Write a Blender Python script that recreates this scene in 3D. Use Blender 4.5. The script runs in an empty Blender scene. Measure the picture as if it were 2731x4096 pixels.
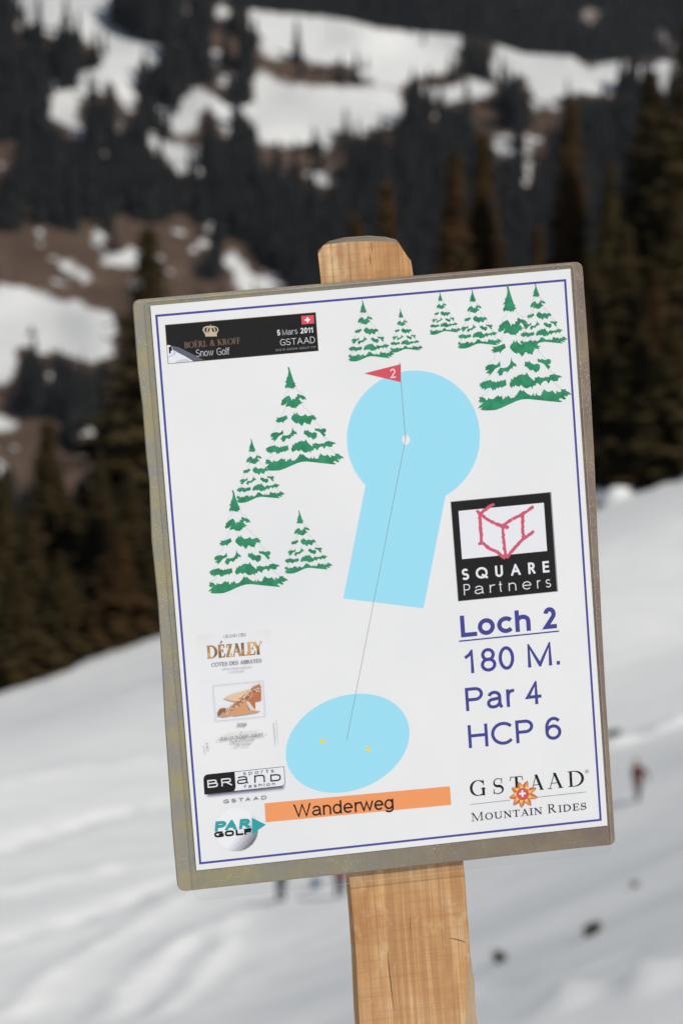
import bpy, bmesh, math, random
import numpy as np
from mathutils import Vector, Matrix
from mathutils.geometry import tessellate_polygon

# ------------------------------------------------------------------ camera, world, sun
scene = bpy.context.scene
C = scene.collection
CAM = Vector((0.0, 0.0, 1.6)); PITCH = math.radians(8.0); F = 16000.0; CX, CY = 1365.5, 2048.0
cam_data = bpy.data.cameras.new('camera'); cam = bpy.data.objects.new('camera', cam_data); C.objects.link(cam)
cam.location = CAM; cam.rotation_euler = (math.radians(90) - PITCH, 0, 0)
cam_data.sensor_fit = 'VERTICAL'; cam_data.sensor_height = 36; cam_data.lens = F / 4096 * 36
cam_data.clip_start = 0.1; cam_data.clip_end = 12000
cam_data.dof.use_dof = True; cam_data.dof.focus_distance = 1.97; cam_data.dof.aperture_fstop = 21.5
scene.camera = cam
scene.render.film_transparent = False
scene.view_settings.view_transform = 'Standard'; scene.view_settings.look = 'None'
scene.view_settings.gamma = 1; scene.view_settings.use_curve_mapping = False
scene.view_settings.exposure = -0.2

SUN_EL, SUN_AZ = math.radians(44), math.radians(52)      # azimuth: from behind the camera towards the right
to_sun = Vector((math.sin(SUN_AZ) * math.cos(SUN_EL), -math.cos(SUN_AZ) * math.cos(SUN_EL), math.sin(SUN_EL)))
world = bpy.data.worlds.new('World'); scene.world = world; world.use_nodes = True
wn = world.node_tree; sky = wn.nodes.new('ShaderNodeTexSky'); sky.sky_type = 'NISHITA'; sky.sun_disc = False
sky.sun_elevation = SUN_EL; sky.sun_rotation = math.pi - SUN_AZ; sky.altitude = 1600; sky.air_density = 0.9; sky.dust_density = 0.6
wn.links.new(sky.outputs[0], wn.nodes['Background'].inputs[0]); wn.nodes['Background'].inputs[1].default_value = 0.07
sun_d = bpy.data.lights.new('sun', 'SUN'); sun_d.energy = 4.4; sun_d.angle = math.radians(0.53); sun_d.color = (1.0, 0.965, 0.91)
sun = bpy.data.objects.new('sun', sun_d); C.objects.link(sun)
sun.rotation_euler = to_sun.to_track_quat('Z', 'Y').to_euler()

rnd = random.Random(7)
# ------------------------------------------------------------------ helpers
def lin(c):
    return tuple(((v / 255 + .055) / 1.055) ** 2.4 if v > 10 else v / 255 / 12.92 for v in c)
def ray(x, y):
    """direction in the world of a point of the photograph"""
    xc, yc = (x - CX) / F, (y - CY) / F
    return Vector((xc, math.cos(PITCH) - yc * math.sin(PITCH), -math.sin(PITCH) - yc * math.cos(PITCH)))
def tag(o, label=None, cat=None, group=None, kind=None):
    if label: o['label'] = label
    if cat: o['category'] = cat
    if group: o['group'] = group
    if kind: o['kind'] = kind
    return o
def obj(name, verts, faces, mat=None, parent=None, smooth=False, midx=None):
    me = bpy.data.meshes.new(name); me.from_pydata([tuple(v) for v in verts], [], [tuple(f) for f in faces])
    for m in (mat if isinstance(mat, (list, tuple)) else [mat]):
        if m: me.materials.append(m)
    if midx is not None: me.polygons.foreach_set('material_index', midx)
    if smooth: me.polygons.foreach_set('use_smooth', [True] * len(me.polygons))
    me.update(); o = bpy.data.objects.new(name, me); C.objects.link(o)
    if parent: o.parent = parent
    return o
def empty(name, loc):
    o = bpy.data.objects.new(name, None); o.location = loc; o.empty_display_size = .1; C.objects.link(o); return o
class NT:
    def __init__(s, name, rough=.8, spec=.3, color=None):
        s.m = bpy.data.materials.new(name); s.m.use_nodes = True; s.t = s.m.node_tree; s.b = s.t.nodes['Principled BSDF']
        s.b.inputs['Roughness'].default_value = rough; s.b.inputs['Specular IOR Level'].default_value = spec
        if color: s.b.inputs['Base Color'].default_value = (*color, 1)
    def n(s, typ, **kw):
        nd = s.t.nodes.new('ShaderNode' + typ)
        for k, v in kw.items():
            if k in nd.inputs: nd.inputs[k].default_value = v
            else: setattr(nd, k, v)
        return nd
    def l(s, a, b): s.t.links.new(a, b)
    def coord(s, scale=(1, 1, 1), rot=(0, 0, 0)):
        tc = s.n('TexCoord'); mp = s.n('Mapping'); mp.inputs['Scale'].default_value = scale; mp.inputs['Rotation'].default_value = rot
        s.l(tc.outputs['Object'], mp.inputs[0]); return mp.outputs[0]
    def noise(s, co, scale, detail=4, rough=.55, dist=0):
        nd = s.n('TexNoise'); nd.inputs['Scale'].default_value = scale; nd.inputs['Detail'].default_value = detail
        nd.inputs['Roughness'].default_value = rough; nd.inputs['Distortion'].default_value = dist; s.l(co, nd.inputs['Vector']); return nd.outputs[0]
    def ramp(s, fac, stops):
        r = s.n('ValToRGB'); e = r.color_ramp.elements
        while len(e) < len(stops): e.new(.5)
        for k, (p, c) in zip(e, stops): k.position = p; k.color = (*c, 1) if len(c) == 3 else c
        s.l(fac, r.inputs[0]); return r.outputs[0]
    def mix(s, fac, a, b, blend='MIX'):
        m = s.n('MixRGB', blend_type=blend)
        for v, i in ((fac, 0), (a, 1), (b, 2)):
            if isinstance(v, (int, float)): m.inputs[i].default_value = v
            elif isinstance(v, tuple): m.inputs[i].default_value = (*v, 1)
            else: s.l(v, m.inputs[i])
        return m.outputs[0]
    def base(s, c): s.l(c, s.b.inputs['Base Color'])
    def bump(s, h, strength=.3, dist=.01):
        b = s.n('Bump'); b.inputs['Strength'].default_value = strength; b.inputs['Distance'].default_value = dist
        s.l(h, b.inputs['Height']); s.l(b.outputs[0], s.b.inputs['Normal'])

# value noise in numpy (for terrain relief)
def vnoise(x, y, seed=0):
    x = np.asarray(x, float); y = np.asarray(y, float)
    xi = np.floor(x).astype(np.int64); yi = np.floor(y).astype(np.int64); fx = x - xi; fy = y - yi
    fx = fx * fx * (3 - 2 * fx); fy = fy * fy * (3 - 2 * fy)
    def h(a, b):
        v = (a * 374761393 + b * 668265263 + seed * 144665) & 0xffffffff
        v = ((v ^ (v >> 13)) * 1274126177) & 0xffffffff
        return ((v ^ (v >> 16)) & 0xffff) / 65535.0
    return (h(xi, yi) * (1 - fx) + h(xi + 1, yi) * fx) * (1 - fy) + (h(xi, yi + 1) * (1 - fx) + h(xi + 1, yi + 1) * fx) * fy - .5
def inpoly(px, py, poly):
    c = np.zeros(px.shape, bool); n = len(poly)
    for i in range(n):
        x1, y1 = poly[i]; x2, y2 = poly[(i + 1) % n]
        if y1 == y2: continue
        cond = ((y1 > py) != (y2 > py)) & (px < (x2 - x1) * (py - y1) / (y2 - y1) + x1)
        c ^= cond
    return c

# ------------------------------------------------------------------ materials of the setting
def snow_mat():
    m = NT('snow', .75, .25)
    co = m.coord((1, 1, 1)); a = m.noise(co, .35, 6, .6)
    m.base(m.ramp(a, [(.3, (.80, .80, .77)), (.65, (.88, .875, .83))]))
    m.b.inputs['Subsurface Weight'].default_value = 0
    b = m.noise(co, 3.0, 5, .6); m.bump(b, .3, .06); return m.m
M_SNOW = snow_mat()
def hill_mat():
    m = NT('alpine_slope', .9, .1)
    at = m.n('Attribute'); at.attribute_name = 'cover'
    sep = m.n('SeparateColor'); m.l(at.outputs['Color'], sep.inputs[0])
    co = m.coord((1, 1, 1)); n1 = m.noise(co, .06, 5, .65); n2 = m.noise(co, .02, 4, .6)
    grass = m.ramp(n1, [(.3, (.060, .038, .026)), (.7, (.125, .083, .058))])
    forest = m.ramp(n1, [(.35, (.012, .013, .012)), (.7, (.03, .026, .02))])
    snow = m.ramp(n2, [(.3, (.60, .595, .57)), (.7, (.70, .695, .665))])
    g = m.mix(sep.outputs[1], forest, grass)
    mth = m.n('Math', operation='MULTIPLY_ADD'); m.l(n1, mth.inputs[0]); mth.inputs[1].default_value = .5; m.l(sep.outputs[0], mth.inputs[2])
    thr = m.ramp(mth.outputs[0], [(.50, (0, 0, 0)), (.95, (1, 1, 1))])
    m.base(m.mix(thr, g, snow)); return m.m
M_HILL = hill_mat()
def foliage(name, a, b, scale=.6):
    m = NT(name, .85, .12); co = m.coord(); n = m.noise(co, scale, 4, .6); m.base(m.ramp(n, [(.3, a), (.7, b)])); return m.m
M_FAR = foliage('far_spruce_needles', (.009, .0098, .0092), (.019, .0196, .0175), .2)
M_MID = foliage('spruce_needles', (.030, .022, .008), (.072, .050, .018))
M_MID2 = foliage('browned_spruce_needles', (.042, .023, .009), (.10, .055, .020))
M_BARK = foliage('bark', (.03, .02, .014), (.07, .05, .035), 6)

# ------------------------------------------------------------------ near snow slope
KN = [(-900, 150), (-300, 45), (-50, 6), (0, 0.05), (4, -.25), (20, -6.4), (50, -16.8), (80, -22.6), (92, -24.9), (105, -27.4), (118, -29.3), (130, -30.4),
      (165, -33.9), (200, -37.7), (235, -41.7), (246, -43.6), (275, -53), (330, -78), (500, -160), (900, -300), (1600, -400)]
KX = np.array([k[0] for k in KN], float); KZ = np.array([k[1] for k in KN], float)
def pchip(x):
    h = np.diff(KX); d = np.diff(KZ) / h; m = np.zeros(len(KX)); m[0] = d[0]; m[-1] = d[-1]
    for i in range(1, len(KX) - 1):
        if d[i - 1] * d[i] > 0:
            w1 = 2 * h[i] + h[i - 1]; w2 = h[i] + 2 * h[i - 1]; m[i] = (w1 + w2) / (w1 / d[i - 1] + w2 / d[i])
    x = np.clip(x, KX[0], KX[-1]); i = np.clip(np.searchsorted(KX, x) - 1, 0, len(KX) - 2)
    t = (x - KX[i]) / h[i]; t2 = t * t; t3 = t2 * t
    return (2*t3-3*t2+1)*KZ[i] + (t3-2*t2+t)*h[i]*m[i] + (-2*t3+3*t2)*KZ[i+1] + (t3-t2)*h[i]*m[i+1]
def base_ground(x, y):
    x = np.asarray(x, float); y = np.asarray(y, float)
    t = np.clip((y - 140) / 95, 0, 1); b = .345 * t * t * (3 - 2 * t)
    xs = np.clip(x + y * .085, -30, 75)
    t2 = np.clip((y - 55) / 30, 0, 1) * np.clip((190 - y) / 60, 0, 1); t2 = t2 * t2 * (3 - 2 * t2)      # the lower field leans the same way
    return pchip(y) + b * xs + t2 * (.25 * np.clip(x, -40, 40) + .15 * np.sqrt((np.clip(x, -40, 40) + 3) ** 2 + 16))
def march(px, py, f=None):
    d = ray(px, py); f = f or (lambda x, y: float(base_ground(x, y))); s = 60.0
    while s < 330:
        p = CAM + d * s
        if p.z < f(p.x, p.y): break
        s += .4
    return CAM + d * s
def zone(ox, oy, s): return lambda *pts: [(ox + x * s, oy + y * s) for x, y in pts]
zL = zone(0, 2600, 1400 / 1568); zR = zone(1800, 2900, 931 / 1568)
# tracks left by skis and feet, and low ridges of pushed snow: (points, half width m, height m)
TR = []
for pts, w, h in [(zL((60, 1660), (250, 1480), (420, 1380), (700, 1230), (860, 1130)), .6, .16),
                  (zL((470, 1676), (590, 1530), (720, 1420), (900, 1290), (1130, 1190), (1400, 1140)), .7, .20),
                  (zL((700, 1676), (860, 1520), (960, 1400), (1010, 1280)), .6, .16),
                  (zL((880, 1676), (1060, 1500), (1250, 1380), (1500, 1290)), .8, .07),
                  (zL((-20, 1370), (300, 1290), (560, 1180), (800, 1060)), .9, -.22),
                  (zL((-20, 890), (250, 820), (480, 750), (760, 700)), 1.2, -.26),
                  (zL((-20, 1110), (300, 1040), (600, 990), (800, 960)), 1.0, .2),
                  (zL((-20, 640), (300, 560), (600, 520), (760, 500)), 1.3, .16),
                  (zL((-20, 330), (300, 250), (520, 190), (760, 130)), 1.6, -.2),
                  (zR((560, 2000), (850, 1870), (1210, 1785)), .34, .42),
                  (zR((1270, 1765), (1420, 1715), (1600, 1670)), .34, .42),
                  (zR((200, 1860), (700, 1760), (1100, 1640), (1600, 1490)), .8, -.14),
                  (zR((1080, 130), (1200, 90), (1400, 20), (1600, -70)), .8, .3), ([(2400, 1985), (2425, 1978), (2450, 1985)], 1.0, 1.1)]:
    TR.append(([(lambda p: (p.x, p.y))(march(*q)) for q in pts], w, h))
def relief(x, y):
    x = np.asarray(x, float); y = np.asarray(y, float)
    fade = np.clip((y - 12) / 30, 0, 1)
    u = x * .97 + y * .1; v = y - x * .55                     # drifts lie across the view, climbing to the right
    r = 1.1 * vnoise(u / 34, v / 20, 1) +   .27 * vnoise(u / 17, v / 7.5, 2) + .05 * vnoise(u / 7, v / 3.0, 3) + .02 * vnoise(x / 1.6, y / 1.3, 4)
    z = r * fade
    for pts, w, h in TR:
        dm = np.full(x.shape, 1e9); tt = np.zeros(x.shape)
        for (x1, y1), (x2, y2) in zip(pts, pts[1:]):
            dx, dy = x2 - x1, y2 - y1; L = dx * dx + dy * dy
            t = np.clip(((x - x1) * dx + (y - y1) * dy) / L, 0, 1)
            dm = np.minimum(dm, np.hypot(x - x1 - t * dx, y - y1 - t * dy))
        g = np.exp(-(dm / w) ** 2)
        z = z + h * g * (.75 + .9 * vnoise(x / .9, y / .9, 9))
    return z
def ground(x, y): return base_ground(x, y) + relief(x, y)
def gz(x, y): return float(ground(np.array([x]), np.array([y]))[0])
def spread(dense0, dense1, step, lo, hi):
    a = list(np.arange(dense0, dense1 + step / 2, step)); s = step
    v = dense1
    while v < hi: s *= 1.35; v += s; a.append(v)
    v = dense0; s = step
    while v > lo: s *= 1.35; v -= s; a.insert(0, v)
    return np.array(a)
gx = spread(-26, 28, .22, -900, 900); gy = spread(84, 262, .36, 14, 1500)
gy = np.concatenate([spread(-3, 12, .5, -850, -3.1)[:-1], gy[gy > 12.4]])
X, Y = np.meshgrid(gx, gy); Zg = ground(X, Y); nx, ny = len(gx), len(gy)
idx = np.arange(nx * ny).reshape(ny, nx)
faces = np.stack([idx[:-1, :-1], idx[:-1, 1:], idx[1:, 1:], idx[1:, :-1]], -1).reshape(-1, 4)
me = bpy.data.meshes.new('snow_slope'); V = np.stack([X, Y, Zg], -1).reshape(-1, 3)
def fast_mesh(me, V, Fq):
    me.vertices.add(len(V)); me.vertices.foreach_set('co', V.astype(np.float32).ravel())
    k = Fq.shape[1]; me.loops.add(Fq.size); me.loops.foreach_set('vertex_index', Fq.astype(np.int32).ravel())
    me.polygons.add(len(Fq)); me.polygons.foreach_set('loop_start', np.arange(0, Fq.size, k, dtype=np.int32))
    me.update(calc_edges=True)
fast_mesh(me, V, faces); me.polygons.foreach_set('use_smooth', [True] * len(me.polygons)); me.materials.append(M_SNOW)
snow_slope = bpy.data.objects.new('snow_slope', me); C.objects.link(snow_slope); tag(snow_slope, kind='structure')

# ------------------------------------------------------------------ far hillside: what covers it, traced
zA = zone(0, 0, 1400 / 1568); zB = zone(1300, 0, 1431 / 1568); zC = zone(0, 900, 900 / 1058)
SNOW = [zA((60,-60),(520,-60),(500,110),(560,150),(650,185),(760,215),(720,260),(690,300),(640,370),(600,420),(610,480),(600,520),(565,490),(530,420),(500,350),(480,370),(470,430),(420,430),(380,440),(350,480),(340,560),(320,585),(280,570),(250,530),(215,565),(150,555),(165,520),(215,490),(235,450),(205,390),(215,340),(250,320),(270,400),(320,410),(340,380),(340,330),(390,300),(440,310),(460,260),(420,250),(390,190),(370,160),(320,130),(290,130),(265,175),(215,180),(180,150),(150,100),(100,95),(75,60)),
 zA((640,570),(700,610),(770,640),(860,655),(930,660),(910,700),(860,740),(850,790),(800,790),(770,700),(730,730),(690,690),(660,640)),
 zA((690,460),(740,460),(780,510),(820,440),(840,390),(890,385),(950,410),(1010,440),(1080,465),(1140,460),(1130,300),(1200,320),(1280,370),(1380,385),(1568,390)) + zB((100,375),(200,385),(350,405),(350,470),(300,575),(270,580),(250,560),(210,570),(160,595),(110,580),(30,575)) + zA((1490,600),(1490,690),(1440,680),(1420,600),(1400,590),(1385,660),(1300,665),(1230,650),(1150,665),(1140,600),(1120,520),(1060,520),(1050,600),(1000,610),(970,540),(950,490),(910,490),(890,540),(880,590),(820,600),(780,610),(730,570),(690,520)),
 [(996,36),(1120,50),(1280,62),(1390,80),(1490,100),(1660,128),(1838,141),(1848,180),(1810,300),(1650,305),(1615,330),(1600,365),(1520,330),(1430,290),(1380,262),(1270,262),(1200,232),(1110,245),(1050,165),(1000,125)],
 zB((410,360),(560,380),(580,340),(740,345),(740,420),(600,440),(590,460),(450,450),(420,400)),
 zB((720,180),(800,200),(940,235),(960,215),(1020,260),(1080,225),(1110,280),(1180,300),(1200,250),(1300,260),(1360,290),(1480,270),(1500,250),(1530,290),(1640,200),(1640,420),(1430,400),(1370,380),(1290,370),(1250,430),(1210,385),(1150,410),(1060,410),(1000,430),(920,410),(880,370),(860,320),(800,370),(760,360),(740,290)),
 zB((735,590),(850,590),(840,650),(790,690),(750,690)), zB((455,480),(500,490),(500,530),(550,540),(460,530)),
 zC((-400,260),(100,290),(200,310),(260,340),(300,360),(380,370),(450,380),(520,410),(560,450),(560,500),(540,600),(470,640),(420,660),(380,640),(300,600),(230,610),(160,610),(130,560),(90,570),(80,650),(60,740),(-20,760),(-400,740)),
 zC((-200,900),(60,905),(100,930),(40,970),(-20,980),(-200,990)), zC((400,960),(450,945),(510,990),(500,1020),(430,1030),(370,1070),(360,1030)),
 zC((260,165),(340,180),(410,220),(440,285),(390,275),(330,240),(280,200)), [(930,1110),(1100,1095),(1180,1150),(960,1180)], zA((430,1150),(700,1130),(760,1180),(480,1200))]
def ell(z, *es):
    out = []
    for cx, cy, rx, ry in es: out.append(z(*[(cx + rx * 1.15 * math.cos(a), cy + ry * 1.15 * math.sin(a)) for a in np.linspace(0, 2 * math.pi, 9)[:-1]]))
    return out
SPOTS = ell(zA, (360,590,28,40),(465,655,25,40),(495,490,25,25),(1025,700,25,45),(1010,360,45,25),(1045,275,30,15),(1390,775,30,35),(1450,800,25,45),(1285,745,30,20),(820,170,25,40),(740,40,40,20),(835,45,25,35),(1000,55,25,45),(95,130,25,25),(95,215,20,20),(540,560,25,30),(965,250,25,40),(445,1065,40,40),(590,1110,30,28),(125,1020,40,20),(370,870,25,25),(880,760,30,30),(950,1020,30,25),(1040,1170,26,60),(1100,1210,25,40),(910,1100,25,35),(1200,220,60,15)) \
      + ell(zB, (880,640,16,60),(880,745,25,70),(1000,640,16,30),(290,650,14,40),(110,820,16,50),(930,450,35,35),(1000,460,20,30),(775,800,20,25),(0,790,22,40),(640,170,35,10)) + ell(zC, (650,280,50,35),(740,285,20,25),(250,740,30,38),(180,88,34,20),(40,330,60,14),(20,1170,30,30))
BROWN = [zC((-600,90),(80,20),(160,-20),(340,20),(420,100),(500,130),(580,200),(700,330),(700,1300),(-600,1300)), zA((-300,640),(90,640),(60,720),(20,800),(0,900),(-300,900)),
 zA((930,150),(1060,150),(1130,210),(1110,260),(960,230)), zA((850,390),(890,372),(960,380),(1060,420),(1140,430),(1130,475),(1060,465),(950,420)), zA((780,560),(900,560),(940,600),(930,665),(840,655),(770,640)),
 zA((1150,660),(1230,645),(1300,660),(1490,680),(1560,700),(1560,760),(1200,745)), zA((1140,250),(1250,250),(1340,290),(1568,340),(1568,395),(1380,390),(1280,375),(1200,325),(1130,300)),
 zA((350,980),(480,1000),(520,960),(700,1000),(860,940),(890,1000),(940,1010),(1010,1030),(1100,1100),(1200,1180),(1300,1270),(1300,1420),(400,1420)),
 zB((600,430),(750,450),(780,540),(870,590),(900,500),(1020,490),(1040,640),(980,690),(880,660),(850,590),(740,580),(680,560),(640,500)), zB((380,325),(520,330),(570,380),(410,365)), zB((170,290),(240,310),(350,370),(350,405),(200,390)),
 zB((0,340),(120,350),(120,400),(0,370)), zA((90,900),(180,900),(140,980)), zB((560,310),(740,320),(740,350),(580,345))]
DARK = [zC((80,580),(130,560),(160,620),(230,610),(300,610),(380,650),(430,670),(500,640),(560,700),(520,760),(470,900),(400,940),(370,960),(345,1080),(310,1080),(320,960),(260,900),(110,890),(100,750),(80,690)),
 zA((420,1000),(470,1010),(520,1080),(560,1130),(600,1190),(540,1200),(480,1140),(440,1080)), zA((890,1050),(960,1020),(1000,1100),(1010,1250),(860,1250))]
def cover(px, py):
    wx = px + 10 * vnoise(px / 28, py / 20, 5) * 2; wy = py + 8 * vnoise(px / 24, py / 18, 6) * 2
    wx = wx + 9 * vnoise(px / 9, py / 7, 15); wy = wy + 9 * vnoise(px / 9, py / 7, 16)
    s = np.zeros(px.shape); b = np.zeros(px.shape)
    for p in BROWN: b[inpoly(wx, wy, p)] = 1
    for p in DARK: b[inpoly(wx, wy, p)] = 0
    for p in SNOW + SPOTS: s[inpoly(wx, wy, p)] = 1
    return s, b
def hill_D(px, py):
    return 2250 - .30 * py + 55 * vnoise(px / 620, py / 420, 11) + 18 * vnoise(px / 210, py / 130, 12)
def surface(name, xs, ys, Dfun, cov, mat, soften=False):
    PX, PY = np.meshgrid(xs, ys); D = Dfun(PX, PY)
    xc = (PX - CX) / F; yc = (PY - CY) / F; dy = math.cos(PITCH) - yc * math.sin(PITCH); dz = -math.sin(PITCH) - yc * math.cos(PITCH)
    V = np.stack([xc / dy * D, D, CAM.z + dz / dy * D], -1).reshape(-1, 3)
    n, m = len(xs), len(ys); idx = np.arange(n * m).reshape(m, n)
    fc = np.stack([idx[:-1, :-1], idx[1:, :-1], idx[1:, 1:], idx[:-1, 1:]], -1).reshape(-1, 4)
    me = bpy.data.meshes.new(name); fast_mesh(me, V, fc); me.polygons.foreach_set('use_smooth', [True] * len(me.polygons)); me.materials.append(mat)
    s, b = cov(PX, PY)
    if soften:                                                   # ragged melt edges: thin the rims, streak the bare ground
        def blur(a, r):
            for ax_ in (0, 1):
                c_ = np.cumsum(np.concatenate([np.repeat(np.take(a, [0], ax_), r + 1, ax_), a, np.repeat(np.take(a, [-1], ax_), r, ax_)], ax_), ax_)
                a = (np.take(c_, range(2 * r + 1, c_.shape[ax_]), ax_) - np.take(c_, range(0, c_.shape[ax_] - 2 * r - 1), ax_)) / (2 * r + 1)
            return a
        sb = blur(blur(s, 2), 2); bb = blur(b, 2); uu = PX + PY * .3; vv_ = PY - PX * .22
        nz = .55 * vnoise(uu / 60, vv_ / 14, 41) + .45 * vnoise(uu / 24, vv_ / 9, 42) + .3 * vnoise(PX / 12, PY / 9, 43)
        edge = 4 * sb * (1 - sb)
        patch = np.clip((vnoise(uu / 110, vv_ / 22, 44) + .5 * vnoise(uu / 40, vv_ / 12, 45) - .38) * 7, 0, .8) * bb * (PY > 250)
        s = np.clip(sb + .9 * nz * edge - .10 - .5 * np.clip(vnoise(uu / 45, vv_ / 10, 46) - .40, 0, 1) * 6 * sb, 0, 1); s = np.maximum(s * s * (3 - 2 * s), patch); b = np.maximum(bb, np.clip(edge * 1.1, 0, 1) * (.75 + nz))
    at = me.color_attributes.new('cover', 'FLOAT_COLOR', 'POINT')
    at.data.foreach_set('color', np.stack([s, b, b * 0, b * 0 + 1], -1).astype(np.float32).ravel())
    o = bpy.data.objects.new(name, me); C.objects.link(o); return tag(o, kind='structure')
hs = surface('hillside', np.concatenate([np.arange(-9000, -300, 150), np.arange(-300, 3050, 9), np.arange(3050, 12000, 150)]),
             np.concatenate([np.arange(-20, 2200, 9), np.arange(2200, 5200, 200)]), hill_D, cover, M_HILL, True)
TOPL = [(-400, -60), (480, -60), (520, -60), (996, 36), (1120, 50), (1280, 62), (1390, 80), (1490, 100), (1660, 128), (1838, 141), (1950, 165), (2100, 215), (2280, 225), (2400, 262), (2500, 240), (2680, 228), (3100, 190)]
tx = np.array([p[0] for p in TOPL]); ty = np.array([p[1] for p in TOPL])
# the crest: lower the upper rim of the hillside mesh to its traced outline
me = hs.data; co = np.empty(len(me.vertices) * 3, np.float32); me.vertices.foreach_get('co', co); co = co.reshape(-1, 3)
yy = (co[:, 2] - CAM.z) / co[:, 1]
px = CX + co[:, 0] / co[:, 1] * F * (math.cos(PITCH) + .1 * math.sin(PITCH))
def to_px(P):
    dx, dy, dz = P[:, 0] - CAM.x, P[:, 1] - CAM.y, P[:, 2] - CAM.z
    f = dy * math.cos(PITCH) - dz * math.sin(PITCH); d = -dy * math.sin(PITCH) - dz * math.cos(PITCH)
    return CX + F * dx / f, CY + F * d / f
pxx, pyy = to_px(co); lim = np.interp(pxx, tx, ty); over = pyy < lim
co[over, 2] -= (lim - pyy)[over] * co[over, 1] / F * 1.6; co[over, 1] += (lim - pyy)[over] * 3.0
me.vertices.foreach_set('co', co.ravel()); me.update()
# the next mountain behind, wooded, with a few pale clearings
def mt_D(px, py): return 3500 - .8 * py + 260 * vnoise(px / 900, py / 500, 21)
MSPOT = ell(zB, (1180,65,75,35),(870,20,50,22),(1470,165,60,30),(1520,200,40,25),(1060,15,40,15),(500,20,25,12))
def mt_cover(px, py):
    s = np.zeros(px.shape); b = s.copy()
    for p in MSPOT: b[inpoly(px, py, p)] = 1
    s[b > 0] = .35 + .25 * vnoise(px / 20, py / 14, 31)[b > 0]
    return s, b
surface('mountain', np.concatenate([np.arange(-9000, -300, 200), np.arange(-300, 3050, 16), np.arange(3050, 12000, 200)]), np.arange(-2600, 640, 16), mt_D, mt_cover, M_HILL)

# ------------------------------------------------------------------ far trees
def far_tree_mesh(seed, h=20., r=3.2, tiers=4, seg=8):
    q = random.Random(seed); v = []; f = []
    for k in range(tiers):
        z0 = h * (.06 + .78 * k / tiers); z1 = h * min(1., .06 + .78 * (k + 1.75) / tiers); rr = r * (1 - .86 * k / tiers) * q.uniform(.85, 1.12)
        if k == tiers - 1: z1 = h
        b = len(v)
        for s in range(seg):
            a = 2 * math.pi * s / seg + k; w = rr * (q.uniform(.95, 1.2) if s % 2 else q.uniform(.6, .8))
            v.append((w * math.cos(a), w * math.sin(a), z0 + q.uniform(-.04, .03) * h))
        v.append((q.uniform(-.2, .2), q.uniform(-.2, .2), z1)); t = len(v) - 1
        for s in range(seg): f.append((b + s, b + (s + 1) % seg, t))
        f.append(tuple(b + s for s in range(seg))[::-1])
    return v, f
FT = [far_tree_mesh(i, r=[3.1, 3.8, 2.6, 3.4, 4.4][i]) for i in range(5)]
FTM = []
for v, f in FT:
    me = bpy.data.meshes.new('far_spruce'); me.from_pydata(v, [], f); me.materials.append(M_FAR); FTM.append(me)
def hill_point(px, py):
    D = float(hill_D(np.array([px]), np.array([py]))[0]); d = ray(px, py); return CAM + d * (D / d.y)
cand = np.random.RandomState(3); N = 26000
cxs = cand.uniform(-260, 2990, N); cys = cand.uniform(30, 2150, N); hh = cand.uniform(13, 24, N) * (1 + .15 * (cys < 500))
S0, B0 = cover(cxs, cys)
free = np.ones(N, bool); bold = cand.rand(N) < .06
ph = hh * F / hill_D(cxs, cys)
for fr in (.02, .35, .65, .92):
    s, b = cover(cxs, cys - fr * ph); free &= ((s < .5) | (bold & (fr > .3))) & ((b < .5) | (bold & (fr > .02)))
free &= (cys - .75 * ph) > np.interp(cxs, tx, ty) - 30 * cand.rand(N)
free &= cys > np.interp(cxs, tx, ty) + 14
cell = {}; keep = []
for i in np.argsort(-cys):
    if not free[i]: continue
    k = (int(cxs[i] // 21), int(cys[i] // 24))
    if k in cell: continue
    cell[k] = i; keep.append(i)
# a tree can be picked out where snow or meadow shows beside its top
def shows_all(ix):
    ix = np.array(ix); t = cys[ix] - .9 * ph[ix]; r = np.zeros(len(ix))
    for dx, dy in ((-26, 0), (26, 0), (0, -22)):
        s, m = cover(cxs[ix] + dx, t + dy); r += s + .6 * m
    return r
shown = dict(zip(keep, shows_all(keep)))
sc = sorted(keep, key=lambda i: -shown[i] + (0 if 0 < cxs[i] < 2731 else 9))
single = [i for i in sc if shown[i] > .5][:225]; rest = [i for i in keep if i not in set(single)]
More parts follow.
